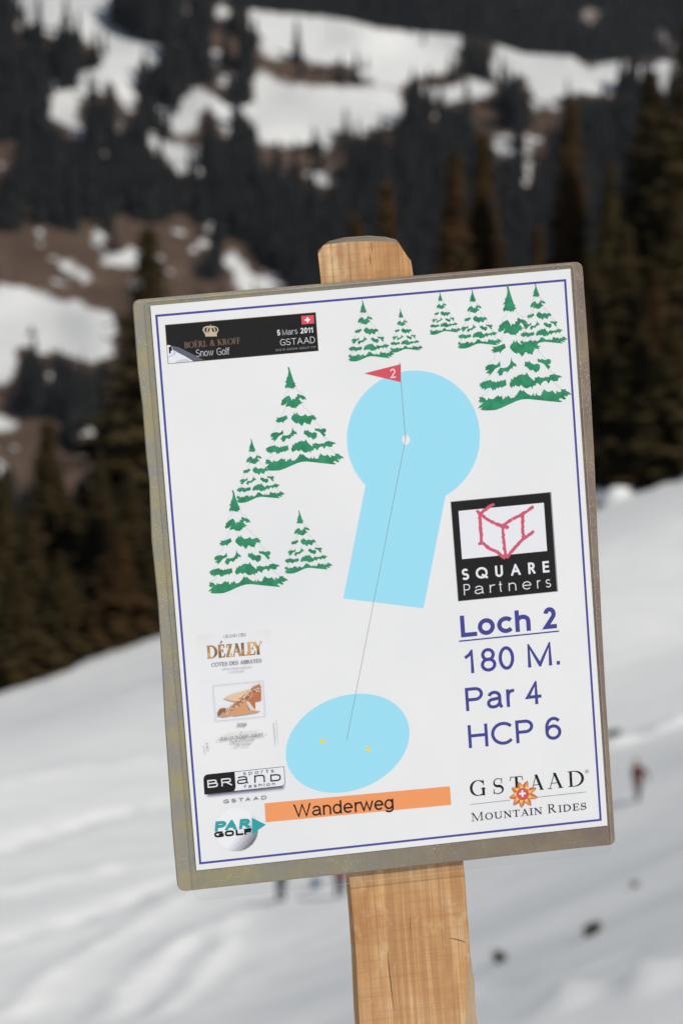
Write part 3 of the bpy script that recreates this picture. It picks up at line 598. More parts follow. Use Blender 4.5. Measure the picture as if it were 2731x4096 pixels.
m = NT('weathered_end_grain', .9, .1); co = m.coord((60, 60, 400)); m.base(m.ramp(m.noise(co, 1.0, 4, .7), [(.3, lin((118, 106, 92))), (.7, lin((158, 146, 128)))])); m.bump(m.noise(m.coord(), 900, 4), .5, .0006); M_END = m.m
M_SIDE = M_WOOD
m = NT('grey_wane', .9, .1); co = m.coord((30, 10, 30)); m.base(m.ramp(m.noise(co, 1.0, 5, .65), [(.3, lin((136, 112, 88))), (.7, lin((176, 152, 124)))])); M_WANE = m.m
M_CRACK = NT('dark_crack', .9, .05, (.11, .06, .035)).m
fm = bpy.data.materials.new('clear_laminate'); fm.use_nodes = True; t_ = fm.node_tree; t_.nodes.remove(t_.nodes['Principled BSDF'])
tr = t_.nodes.new('ShaderNodeBsdfTransparent'); tr.inputs[0].default_value = (.972, .978, .972, 1)
gl = t_.nodes.new('ShaderNodeBsdfGlossy'); gl.inputs['Roughness'].default_value = .12; lw = t_.nodes.new('ShaderNodeLayerWeight'); lw.inputs[0].default_value = .5
pw_ = t_.nodes.new('ShaderNodeMath'); pw_.operation = 'POWER'; pw_.inputs[1].default_value = 4; t_.links.new(lw.outputs['Facing'], pw_.inputs[0]); fr_ = t_.nodes.new('ShaderNodeMath'); fr_.operation = 'MULTIPLY_ADD'; fr_.inputs[1].default_value = .5; fr_.inputs[2].default_value = .010; t_.links.new(pw_.outputs[0], fr_.inputs[0])
mx = t_.nodes.new('ShaderNodeMixShader'); t_.links.new(fr_.outputs[0], mx.inputs[0]); t_.links.new(tr.outputs[0], mx.inputs[1]); t_.links.new(gl.outputs[0], mx.inputs[2])
df = t_.nodes.new('ShaderNodeBsdfDiffuse'); df.inputs[0].default_value = (.7, .7, .7, 1); mx2 = t_.nodes.new('ShaderNodeMixShader'); mx2.inputs[0].default_value = .005
t_.links.new(mx.outputs[0], mx2.inputs[1]); t_.links.new(df.outputs[0], mx2.inputs[2]); t_.links.new(mx2.outputs[0], t_.nodes['Material Output'].inputs[0]); M_FILM = fm
tcf = t_.nodes.new('ShaderNodeTexCoord'); nf = t_.nodes.new('ShaderNodeTexNoise'); nf.inputs['Scale'].default_value = 22; nf.inputs['Detail'].default_value = 3; bf_ = t_.nodes.new('ShaderNodeBump'); bf_.inputs['Strength'].default_value = .5; bf_.inputs['Distance'].default_value = .0015
t_.links.new(tcf.outputs['Object'], nf.inputs['Vector']); t_.links.new(nf.outputs[0], bf_.inputs['Height']); t_.links.new(bf_.outputs[0], gl.inputs['Normal'])
em = fm.copy(); em.name = 'laminate_edge'; em.node_tree.nodes['Mix Shader.001'].inputs[0].default_value = .45; M_FEDGE = em

# ---- metal plate: a bevelled slab following the traced outline
def slab(name, outline, z0, z1, mat, bev=.5, parent=root, edge=None):
    """outline in (u, v) mm, clockwise on the sheet; front face at z1"""
    bm = bmesh.new(); n = len(outline); cu = sum(p[0] for p in outline) / n; cv = sum(p[1] for p in outline) / n
    def ring(z, ins):
        vs = []
        for i in range(n):
            p0, p1, p2 = outline[i - 1], outline[i], outline[(i + 1) % n]
            dx, dy = p2[0] - p0[0], p2[1] - p0[1]; L = math.hypot(dx, dy) or 1
            nx_, ny_ = -dy / L, dx / L
            if (cu - p1[0]) * nx_ + (cv - p1[1]) * ny_ < 0: nx_, ny_ = -nx_, -ny_
            vs.append(bm.verts.new(P3(p1[0] + nx_ * ins, p1[1] + ny_ * ins, z)))
        return vs
    R = [ring(z0, 0), ring(z1 - bev, 0), ring(z1, bev)]
    for a, b in zip(R, R[1:]):
        for i in range(n): bm.faces.new((a[i], a[(i + 1) % n], b[(i + 1) % n], b[i]))
    ff = bm.faces.new(R[-1]); bm.faces.new(R[0][::-1])
    bmesh.ops.recalc_face_normals(bm, faces=bm.faces)
    if edge:
        for f in bm.faces: f.material_index = 1
        for f in bm.faces:
            if len(f.verts) > 4: f.material_index = 0
    bmesh.ops.triangulate(bm, faces=[f for f in bm.faces if len(f.verts) > 4])
    me = bpy.data.meshes.new(name); bm.to_mesh(me); bm.free(); me.materials.append(mat)
    if edge: me.materials.append(edge)
    o = bpy.data.objects.new(name, me); C.objects.link(o); o.parent = parent; return o
def rcorner(A, B, Cc, r, n=6):
    """round the corner at B between A and C"""
    A, B, Cc = map(np.array, (A, B, Cc)); d1 = (A - B) / np.linalg.norm(A - B); d2 = (Cc - B) / np.linalg.norm(Cc - B)
    a, b = B + d1 * r, B + d2 * r
    return [tuple((1 - t) ** 2 * a + 2 * t * (1 - t) * B + t * t * b) for t in np.linspace(0, 1, n)]
ZP = -.5
cor = [on_sheet(p, ZP) for p in ((531, 1201), (2327.7, 1046), (2460, 3378), (712.5, 3568))]
out = rcorner(cor[3], cor[0], cor[1], 3.6) + [on_sheet(p, ZP) for p in ((900, 1168.2), (1170, 1145.5), (1500, 1118), (1850, 1086.5), (2100, 1065))] + rcorner(cor[0], cor[1], cor[2], 4.2)
out += [on_sheet(p, ZP) for p in ((2352, 1400), (2374, 1800), (2391, 2180), (2406, 2500), (2420, 2760))] + rcorner(cor[1], cor[2], cor[3], 3.2, 4)
out += [on_sheet(p, ZP) for p in ((2300, 3394), (2000, 3427), (1600, 3472), (1200, 3515), (900, 3547))] + rcorner(cor[2], cor[3], cor[0], 4.5) + [on_sheet(p, ZP) for p in ((690, 3310), (676, 3100), (660.5, 2880), (652, 2700), (633, 2400), (608, 2160), (599, 1925), (587, 1825), (571, 1620), (553, 1480))]
slab('metal_plate', out, ZP - 1.8, ZP, M_PLATE, .35)
# ---- the plastic pouch round the sheet, longer than the plate at the bottom
po = [(-2.6, -2.2), (SW + 1.6, -2.2), (SW + 1.4, SH + 14.6), (-2.4, SH + 15.4)]
pout = rcorner(po[3], po[0], po[1], 2.5) + rcorner(po[0], po[1], po[2], 2.5) + rcorner(po[1], po[2], po[3], 5) + rcorner(po[2], po[3], po[0], 5)
slab('laminate_pouch', pout, -.38, .42, M_FILM, .12, edge=M_FEDGE)
# ---- the paper sheet and its print
M_PAPEROBJ = obj('map_sheet', [P3(0, 0, 0), P3(SW, 0, 0), P3(SW, SH, 0), P3(0, SH, 0), P3(0, 0, -.1), P3(SW, 0, -.1), P3(SW, SH, -.1), P3(0, SH, -.1)],
                 [(0, 3, 2, 1), (4, 5, 6, 7), (0, 1, 5, 4), (1, 2, 6, 5), (2, 3, 7, 6), (3, 0, 4, 7)], M_PAPER, root)
SHEET = M_PAPEROBJ
class Print:
    """one printed element: flat polygons just above the paper, layer by layer"""
    def __init__(s, name, label=None, z=.02): s.name, s.label, s.z = name, label, z; s.v = []; s.f = []; s.mi = []; s.mats = []; s.k = 0
    def _m(s, mat):
        if mat not in s.mats: s.mats.append(mat)
        return s.mats.index(mat)
    def poly(s, pts, mat, src=True, z=None, step=True):
        if src: pts = [on_sheet(p) for p in pts]
        if step: s.k += 1
        zz = (s.z if z is None else z) + s.k * .0006
        tris = tessellate_polygon([[Vector((p[0], p[1], 0)) for p in pts]]); b = len(s.v); s.v += [P3(p[0], p[1], zz) for p in pts]
        for t in tris:
            a, c, d = (pts[i] for i in t); cr = (c[0] - a[0]) * (d[1] - a[1]) - (c[1] - a[1]) * (d[0] - a[0])
            t = t if cr < 0 else t[::-1]; s.f.append(tuple(b + i for i in t)); s.mi.append(s._m(mat))
        return s
    def line(s, pts, w, mat, src=True, taper=None):
        if src: pts = [on_sheet(p) for p in pts]
        for a, b in zip(pts, pts[1:]):
            dx, dy = b[0] - a[0], b[1] - a[1]; L = math.hypot(dx, dy)
            if L < 1e-6: continue
            nx_, ny_ = -dy / L * w / 2, dx / L * w / 2; ex, ey = dx / L * w * .3, dy / L * w * .3
            s.poly([(a[0] + nx_ - ex, a[1] + ny_ - ey), (b[0] + nx_ + ex, b[1] + ny_ + ey), (b[0] - nx_ + ex, b[1] - ny_ + ey), (a[0] - nx_ - ex, a[1] - ny_ - ey)], mat, False)
        return s
    def done(s, parent=None):
        o = obj(s.name, s.v, s.f, s.mats, parent or SHEET, midx=s.mi)
        if s.label: o['label'] = s.label
        return o
def ellipse(cx, cy, a, b, rot=0, n=48, src=True):
    c, s_ = math.cos(rot), math.sin(rot); return [(cx + a * math.cos(t) * c - b * math.sin(t) * s_, cy + a * math.cos(t) * s_ + b * math.sin(t) * c) for t in np.linspace(0, 2 * math.pi, n + 1)[:-1]]

# ---- letters drawn as strokes: a box (0..w, 0..1), x height .72, descender -.28
def A_(cx, cy, rx, ry, a0, a1): return (cx, cy, rx, ry, a0, a1)
SANS = {
 'A': [[(0, 0), (.38, 1), (.76, 0)], [(.13, .34), (.63, .34)]], 'B': [[(0, .5), (0, 1), (.33, 1), A_(.33, .765, .22, .235, 80, -90), (0, .53), (.34, .53), A_(.34, .265, .27, .265, 80, -90), (0, 0), (0, .55)]],
 'C': [[A_(.38, .5, .38, .5, 42, 318)]], 'D': [[(0, .5), (0, 1), (.25, 1), A_(.25, .5, .4, .5, 88, -90), (0, 0), (0, .55)]], 'E': [[(.56, 1), (0, 1), (0, 0), (.58, 0)], [(0, .52), (.52, .52)]], 'F': [[(.54, 1), (0, 1), (0, 0)], [(0, .51), (.46, .51)]],
 'G': [[A_(.4, .5, .4, .5, 45, 300), (.72, .1), (.72, .46), (.42, .46)]], 'H': [[(0, 0), (0, 1)], [(.6, 0), (.6, 1)], [(0, .53), (.6, .53)]], 'I': [[(0, 0), (0, 1)]], 'J': [[(.4, 1), (.4, .25), A_(.2, .22, .2, .22, 0, -170)]], 'K': [[(0, 0), (0, 1)], [(.58, 1), (0, .38)], [(.2, .58), (.62, 0)]],
 'L': [[(0, 1), (0, 0), (.5, 0)]], 'M': [[(0, 0), (0, 1), (.36, 0), (.72, 1), (.72, 0)]], 'N': [[(0, 0), (0, 1), (.6, 0), (.6, 1)]], 'O': [[A_(.4, .5, .4, .5, 0, 360)]], 'P': [[(0, 0), (0, 1), (.34, 1), A_(.34, .735, .25, .265, 85, -90), (0, .47)]],
 'Q': [[A_(.4, .5, .4, .5, 0, 360)], [(.48, .26), (.8, -.02)]], 'R': [[(0, 0), (0, 1), (.34, 1), A_(.34, .745, .26, .255, 85, -90), (0, .49)], [(.30, .49), (.66, 0)]], 'S': [[A_(.3, .745, .28, .255, 28, 268), A_(.3, .25, .31, .25, 88, -155)]],
 'T': [[(0, 1), (.66, 1)], [(.33, 1), (.33, 0)]], 'U': [[(0, 1), (0, .32), A_(.3, .3, .3, .3, 180, 360), (.6, 1)]], 'V': [[(0, 1), (.36, 0), (.72, 1)]], 'W': [[(0, 1), (.25, 0), (.5, 1), (.75, 0), (1.0, 1)]], 'X': [[(0, 1), (.6, 0)], [(.6, 1), (0, 0)]], 'Y': [[(0, 1), (.34, .45), (.68, 1)], [(.34, .45), (.34, 0)]], 'Z': [[(.02, 1), (.56, 1), (0, 0), (.6, 0)]],
 '0': [[A_(.27, .5, .27, .5, 0, 360)]], '1': [[(0, .74), (.16, .84), (.27, 1), (.27, 0)]], '2': [[A_(.27, .73, .26, .27, 172, -38), (.0, .0), (.55, 0)]], '3': [[A_(.26, .75, .24, .25, 150, -80), A_(.26, .26, .28, .26, 85, -155)]], '4': [[(.43, 0), (.43, 1), (0, .30), (.6, .30)]],
 '5': [[(.5, 1), (.1, 1), (.04, .5), A_(.27, .32, .28, .32, 138, -155)]], '6': [[A_(.31, .56, .30, .44, 42, 180), (.01, .4), A_(.28, .31, .27, .31, 180, 540)]], '8': [[A_(.27, .755, .23, .245, 0, 360)], [A_(.27, .265, .27, .265, 0, 360)]],
 'a': [[A_(.24, .5, .21, .22, 165, 5), (.45, .12), (.49, 0)], [(.45, .42), (.2, .38), A_(.18, .19, .18, .19, 100, 275), A_(.2, .26, .25, .26, 275, 350)]], 'b': [[(0, 0), (0, 1)], [A_(.25, .36, .25, .36, 0, 360)]], 'c': [[A_(.25, .36, .25, .36, 42, 318)]], 'd': [[(.5, 0), (.5, 1)], [A_(.25, .36, .25, .36, 0, 360)]],
 'e': [[(.0, .37), (.51, .37), A_(.255, .36, .255, .36, 5, 318)]], 'f': [[A_(.3, .84, .16, .16, 75, 180), (.14, 0)], [(0, .7), (.3, .7)]], 'g': [[A_(.25, .36, .25, .36, 0, 360)], [(.5, .72), (.5, 0), A_(.25, -.04, .25, .23, 0, -155)]], 'h': [[(0, 0), (0, 1)], [(0, .42), A_(.225, .46, .225, .26, 175, 0), (.45, 0)]],
 'i': [[(0, 0), (0, .72)], [(0, .97), (0, 1)]], 'k': [[(0, 0), (0, 1)], [(.4, .72), (0, .3)], [(.15, .44), (.44, 0)]], 'l': [[(0, 0), (0, 1)]], 'm': [[(0, 0), (0, .72)], [(0, .42), A_(.18, .48, .18, .24, 175, 0), (.36, 0)], [(.36, .42), A_(.54, .48, .18, .24, 175, 0), (.72, 0)]], 'n': [[(0, 0), (0, .72)], [(0, .42), A_(.225, .46, .225, .26, 175, 0), (.45, 0)]],
 'o': [[A_(.26, .36, .26, .36, 0, 360)]], 'p': [[(0, -.28), (0, .72)], [A_(.25, .36, .25, .36, 0, 360)]], 'r': [[(0, 0), (0, .72)], [(0, .40), A_(.22, .46, .21, .26, 175, 72)]], 's': [[A_(.21, .54, .2, .18, 30, 265), A_(.21, .18, .22, .18, 85, -155)]], 't': [[(.14, .95), (.14, .14), A_(.27, .14, .13, .14, 180, 275)], [(0, .7), (.3, .7)]],
 'u': [[(0, .72), (0, .24), A_(.22, .24, .22, .24, 180, 360), (.45, .3)], [(.45, .72), (.45, 0)]], 'v': [[(0, .72), (.24, 0), (.48, .72)]], 'w': [[(0, .72), (.19, 0), (.38, .72), (.57, 0), (.76, .72)]], 'x': [[(0, .72), (.44, 0)], [(.44, .72), (0, 0)]], 'y': [[(0, .72), (.24, 0)], [(.48, .72), (.2, -.12), (.08, -.27)]],
 '.': [[(0, 0), (0, .02)]], ',': [[(.03, .04), (0, -.14)]], '-': [[(0, .36), (.26, .36)]], "'": [[(0, 1), (0, .78)]], '%': [[(.7, 1), (.1, 0)], [A_(.16, .76, .16, .24, 0, 360)], [A_(.64, .24, .16, .24, 0, 360)]], '&': [[(.72, 0), (.14, .68), A_(.3, .8, .17, .2, 210, -50), A_(.26, .26, .26, .26, 130, 320), (.68, .44)]]}
# serif: (kind, data): thick / thin straight strokes, swelling arcs, serifs (x, y, half width)
def T_(*p): return ('T', list(p))
def N_(*p): return ('N', list(p))
def B_(*a): return ('B', list(a))
def S_(*s): return ('S', list(s))
SERIF = {
 'A': [N_((.1, 0), (.4, 1)), T_((.4, 1), (.72, 0)), N_((.2, .34), (.6, .34)), S_((.1, 0, .12), (.72, 0, .14))], 'B': [T_((.13, 0), (.13, 1)), B_(A_(.3, .755, .23, .245, 90, -90)), B_(A_(.32, .26, .28, .26, 90, -90)), N_((.13, 1), (.3, 1)), N_((.13, .51), (.32, .51)), N_((.13, 0), (.32, 0)), S_((.1, 0, .12), (.1, 1, .12))],
 'C': [B_(A_(.42, .5, .42, .5, 38, 322)), N_((.76, .66), (.76, 1)),], 'D': [T_((.13, 0), (.13, 1)), B_(A_(.3, .5, .45, .5, 90, -90)), N_((.13, 1), (.3, 1)), N_((.13, 0), (.3, 0)), S_((.1, 0, .12), (.1, 1, .12))],
 'E': [T_((.13, 0), (.13, 1)), N_((.13, 1), (.56, 1), (.56, .8)), N_((.13, .52), (.44, .52)), N_((.44, .42), (.44, .62)), N_((.13, 0), (.56, 0), (.62, .22)), S_((.1, 0, .12), (.1, 1, .12))], 'F': [T_((.13, 0), (.13, 1)), N_((.13, 1), (.54, 1), (.54, .8)), N_((.13, .52), (.42, .52)), N_((.42, .42), (.42, .62)), S_((.13, 0, .15), (.1, 1, .12))],
 'G': [B_(A_(.43, .5, .43, .5, 40, 300)), N_((.76, .68), (.76, 1)), T_((.74, .04), (.74, .42)), S_((.74, .43, .14)), N_((.6, .04), (.74, .1))], 'I': [T_((.15, 0), (.15, 1)), S_((.15, 0, .15), (.15, 1, .15))], 'J': [T_((.3, .1), (.3, 1)), N_((.3, .12), (.2, .0), (.05, .02)), S_((.3, 1, .15))], 'K': [T_((.13, 0), (.13, 1)), N_((.66, 1), (.15, .42)), T_((.3, .58), (.7, 0)), S_((.13, 0, .14), (.13, 1, .14), (.64, 1, .12), (.7, 0, .12))],
 'L': [T_((.13, 0), (.13, 1)), N_((.13, 0), (.56, 0), (.6, .24)), S_((.1, 0, .12), (.13, 1, .14))], 'M': [N_((.12, 0), (.12, 1)), T_((.14, 1), (.47, .05)), N_((.47, .05), (.8, 1)), T_((.82, 1), (.82, 0)), S_((.12, 0, .13), (.1, 1, .11), (.82, 0, .15), (.84, 1, .11))], 'N': [N_((.12, 0), (.12, 1)), T_((.12, 1), (.68, 0)), N_((.68, 0), (.68, 1)), S_((.12, 0, .13), (.08, 1, .1), (.68, 1, .13))],
 'O': [B_(A_(.42, .5, .42, .5, 0, 360))], 'P': [T_((.13, 0), (.13, 1)), B_(A_(.3, .74, .25, .26, 90, -90)), N_((.13, 1), (.3, 1)), N_((.13, .48), (.3, .48)), S_((.13, 0, .15), (.1, 1, .12))], 'R': [T_((.13, 0), (.13, 1)), B_(A_(.3, .755, .23, .245, 90, -90)), N_((.13, 1), (.3, 1)), N_((.13, .51), (.3, .51)), T_((.32, .5), (.68, 0)), S_((.13, 0, .14), (.1, 1, .12), (.7, 0, .1))],
 'S': [('W', [A_(.31, .745, .26, .255, 40, 262), A_(.29, .255, .3, .255, 82, -150)]), N_((.53, .7), (.55, 1)), N_((.02, 0), (.03, .3))], 'T': [N_((.0, .78), (.03, 1), (.69, 1), (.72, .78)), T_((.36, 0), (.36, 1)), S_((.36, 0, .16))], 'U': [T_((.15, 1), (.15, .34)), B_(A_(.4, .32, .25, .32, 180, 360)), N_((.65, .32), (.65, 1)), S_((.15, 1, .14), (.65, 1, .12))],
 'V': [T_((.1, 1), (.4, 0)), N_((.4, 0), (.7, 1)), S_((.1, 1, .13), (.7, 1, .11))], 'X': [T_((.1, 1), (.62, 0)), N_((.62, 1), (.1, 0)), S_((.1, 1, .12), (.62, 1, .1), (.1, 0, .1), (.62, 0, .12))], 'Y': [T_((.1, 1), (.37, .46)), N_((.37, .46), (.66, 1)), T_((.37, .48), (.37, 0)), S_((.1, 1, .13), (.66, 1, .11), (.37, 0, .14))], 'Z': [N_((.05, .8), (.07, 1), (.56, 1)), T_((.56, 1), (.06, 0)), N_((.06, 0), (.58, 0), (.62, .22))], '&': [B_(A_(.32, .76, .16, .22, -60, 220)), T_((.2, .66), (.7, 0)), B_(A_(.27, .26, .24, .26, 120, 330)), N_((.5, .12), (.68, .5))]}
SERIF['-'] = [N_((0, .36), (.26, .36))]; SERIF["'"] = [N_((0, 1), (0, .78))]
for b_, s_ in (('ç', 'c'), ('É', 'E'), ('Ë', 'E'), ('Ô', 'O')):
    for D_ in (SANS, SERIF):
        if s_ in D_: D_[b_] = D_[s_]
def arc_pts(a, sq=0.0, k=3.2):
    cx, cy, rx, ry, a0, a1 = a; n = max(5, int(abs(a1 - a0) / 360 * 30)); e = 1 - sq; o = []
    for t in np.linspace(math.radians(a0), math.radians(a1), n):
        c, s_ = math.cos(t), math.sin(t); o.append((cx + rx * math.copysign(abs(c) ** e, c), cy + ry * math.copysign(abs(s_) ** e, s_), abs(c)))
    return o
def clip_y(poly, lo, hi):
    for lim, sgn in ((lo, 1), (hi, -1)):
        o = []
        for i in range(len(poly)):
            a, b = poly[i - 1], poly[i]; ia, ib = sgn * (a[1] - lim) >= 0, sgn * (b[1] - lim) >= 0
            if ia != ib:
                t = (lim - a[1]) / (b[1] - a[1]); o.append((a[0] + t * (b[0] - a[0]), lim))
            if ib: o.append(b)
        poly = o
        if len(poly) < 3: return []
    return poly
def ribbon(pts, ws, cap0, cap1, asp):
    """quads of a stroke with mitred joints; widths in cap heights, asp = x scale"""
    P = [np.array((p[0] * asp, p[1])) for p in pts]; q = [P[0]]; w = [ws[0]]
    for p, ww in zip(P[1:], ws[1:]):
        if np.linalg.norm(p - q[-1]) > 1e-4: q.append(p); w.append(ww)
    if len(q) < 2: return []
    closed = np.linalg.norm(q[0] - q[-1]) < 1e-3 and len(q) > 3
    d = [(b - a) / np.linalg.norm(b - a) for a, b in zip(q, q[1:])]
    if not closed:
        q[0] = q[0] - d[0] * cap0 * w[0] / 2; q[-1] = q[-1] + d[-1] * cap1 * w[-1] / 2
    L, R = [], []
    for i in range(len(q)):
        if closed and i in (0, len(q) - 1): a, b = d[-1], d[0]
        else: a = d[i - 1] if i else d[0]; b = d[i] if i < len(d) else d[-1]
        na, nb = np.array((-a[1], a[0])), np.array((-b[1], b[0])); m_ = na + nb; l = np.linalg.norm(m_)
        m_ = na if l < .3 else m_ / l; k = 1 / max(.42, float(m_ @ na)); L.append(q[i] + m_ * w[i] / 2 * k); R.append(q[i] - m_ * w[i] / 2 * k)
    return [[tuple(L[i]), tuple(L[i + 1]), tuple(R[i + 1]), tuple(R[i])] for i in range(len(q) - 1)]
def glyph(ch, font, wt, asp, sq=0.0, thin=.34):
    """list of polygons in cap height units (x already stretched by asp) and extent"""
    polys = []; low = ch in 'gpyj,Q' 
    if font == 'sans':
        hw = wt / 2
        for path in SANS[ch]:
            pts = []; caps = [1, 1]
            for j, it in enumerate(path):
                if len(it) == 2: pts.append(it)
                else:
                    pts += [(x, y) for x, y, _ in arc_pts(it, sq)]
                    if j == 0: caps[0] = 0
                    if j == len(path) - 1: caps[1] = 0
            pts = [(x, hw + y * (1 - 2 * hw)) for x, y in pts]
            polys += [clip_y(p, -.32 if low else 0.0, 1.0) for p in ribbon(pts, [wt] * len(pts), *caps, asp)]
    else:
        th = wt * thin
        for kind, data in SERIF[ch]:
            hw = th / 2; fy = lambda y: hw + y * (1 - 2 * hw)
            if kind in 'TN':
                w = wt if kind == 'T' else th; polys += [clip_y(p, 0, 1) for p in ribbon([(x, fy(y)) for x, y in data], [w] * len(data), 1, 1, asp)]
            elif kind == 'B':
                for a in data:
                    ap = arc_pts(a); polys += ribbon([(x, fy(y)) for x, y, _ in ap], [th + (wt * 1.05 - th) * c ** 1.3 for _, _, c in ap], 0, 0, asp)
            elif kind == 'W':
                ap = arc_pts(data[0]) + arc_pts(data[1]); n = len(ap); polys += ribbon([(x, fy(y)) for x, y, _ in ap], [th + (wt - th) * math.exp(-((i / n - .5) / .22) ** 2) for i in range(n)], 0, 0, asp)
            else:
                for x, y, h in data: polys += ribbon([((x - h), fy(y)), ((x + h), fy(y))], [th] * 2, 0, 0, asp)
    if ch in 'ÉËÔ':
        xc = .3 * asp
        if ch == 'É': polys += ribbon([(.24, 1.1), (.42, 1.28)], [.1, .1], 0, 0, asp)
        elif ch == 'Ë': polys += [[(xc + d - .05, 1.12), (xc + d + .05, 1.12), (xc + d + .05, 1.22), (xc + d - .05, 1.22)] for d in (-.12, .12)]
        else: polys += ribbon([(.26, 1.08), (.42, 1.2), (.58, 1.08)], [.06] * 3, 0, 0, asp)
    polys = [p for p in polys if len(p) >= 3]; xs = [x for p in polys for x, y in p]
    return [[(x - min(xs), y) for x, y in p] for p in polys], max(xs) - min(xs)
SPACE = .46
def text(pr, s, p0, p1, cap, mat, font='sans', wt=.13, track=.13, asp=1.0, slant=0.0, sq=0.0, thin=.34, src=True, small=None):
    """s set on the baseline p0-p1 (traced points) and stretched to fill it; cap in traced pixels"""
    a = np.array(on_sheet(p0)); b = np.array(on_sheet(p1)); L = np.linalg.norm(b - a); ex = (b - a) / L; ey = np.array((ex[1], -ex[0]))
    H = cap * .1262 * (1.0 if abs(ex[0]) > .5 else 1.0); target = L / H
    def lay(asp):
        x = 0; out = []
        for i, ch in enumerate(s):
            if ch == ' ': x += SPACE * asp; continue
            k = small if (small and ch.islower()) else 1; c = ch.upper() if (small and ch.islower()) else ch
            pl, w = glyph(c, font, wt, asp, sq, thin); out.append((x, pl, k)); x += w * k + track * asp
        return out, x - track * asp
    lo, hi = asp * .3, asp * 3
    for _ in range(14):
        mid = (lo + hi) / 2; _, w = lay(mid)
        if w < target: lo = mid
        else: hi = mid
    out, w = lay(mid)
    for x, pl, k in out:
        for p in pl:
            pts = [tuple(a + ex * ((x + px_ * k + slant * py_ * k) * H) + ey * (py_ * k * H)) for px_, py_ in p]; pr.poly(pts, mat, False)
    return pr
def text_each(pr, spec, z, base0, base1, cap, mat, **kw):
    """letters given one by one with their left and right ends along the baseline"""
    (x0, y0), (x1, y1) = base0, base1
    for ch, l, r in spec:
        f = lambda x: z((x, y0 + (y1 - y0) * (x - x0) / (x1 - x0)))[0]; text(pr, ch, f(l), f(r), cap, mat, **kw)
    return pr

# ---- blue border
bp = [on_sheet(p) for p in ((621.2, 1259.1), (2262.5, 1116.1), (2405.0, 3283.0), (797.3, 3458.0))]; w_ = 1.12
inn = [(bp[0][0] + w_, bp[0][1] + w_), (bp[1][0] - w_, bp[1][1] + w_), (bp[2][0] - w_, bp[2][1] - w_), (bp[3][0] + w_, bp[3][1] - w_)]
pr = Print('printed_border', z=.006)
for i in range(4):
    j = (i + 1) % 4; pr.poly([bp[i], bp[j], inn[j], inn[i]], M_BLUE, False, step=False)
pr.done()
# ---- the hole: putting surface, fairway, tee
z2 = zone(1300, 900, 1100 / 1568); z3r = zone(700, 1700, 800 / 1568); z4 = zone(1700, 1900, 800 / 1568); z5 = zone(700, 2450, 600 / 1568); z6 = zone(700, 3000, 700 / 1568); z7 = zone(1700, 2700, 800 / 1568)
cpt = [on_sheet(p) for p in z2((121, 1225), (885, 1180), (530, 838), (230, 1492), (687, 1532), (208, 985), (780, 935))]
A = np.array([[2 * x, 2 * y, 1] for x, y in cpt]); B = np.array([x * x + y * y for x, y in cpt]); sol = np.linalg.lstsq(A, B, rcond=None)[0]; rc = math.sqrt(sol[2] + sol[0] ** 2 + sol[1] ** 2)
pr = Print('printed_green', 'light blue keyhole shaped putting green and fairway', z=.004); pr.poly(ellipse(sol[0], sol[1], rc, rc, n=96), M_SKY, False)
neck = [on_sheet(p) for p in ((1372.5, 2393.9), (1693, 2433.5), (1783, 1972), (1461, 1944))]; up = (neck[2][0] - 8, neck[2][1] - 25); up2 = (neck[3][0] + 12, neck[3][1] - 25)
pr.poly([neck[0], neck[1], neck[2], up, up2, neck[3]], M_SKY, False); pr.done()
pr = Print('printed_tee', 'light blue slanted oval of the tee with two yellow markers', z=.004)
dd = 2731 / 1568
pr.poly(ellipse(798 * dd, 1707 * dd, 146.7 * dd, 107.9 * dd, -math.radians(21.7), 80), M_SKY)
for x, y in ((741, 1702), (845, 1720)): pr.poly(ellipse(x * dd, y * dd, 6.6 * dd, 5.2 * dd, .2, 9), M_YEL)
pr.done()
pr = Print('printed_line_of_play', z=.03); ln = ink('hairline_ink', (112, 118, 122))
pr.poly(ellipse(1622.7, 1759.4, 15.5, 20, 0, 24), M_WHITE); pr.line([(1597.4, 1447), (1603, 1530), (1621, 1758)], .2, ln); pr.line([(1623, 1742), (1620, 1762), (1386.5, 2959)], .19, ln); pr.done()
pr = Print('printed_flag', 'small red pennant printed with the number two', z=.04); pr.poly([(1455.7, 1493.5), (1602.4, 1456.3), (1603, 1528.6)], M_RED)
text(pr, '2', (1560, 1512.6), (1583, 1510), 36, M_WHITE, wt=.12); pr.done()
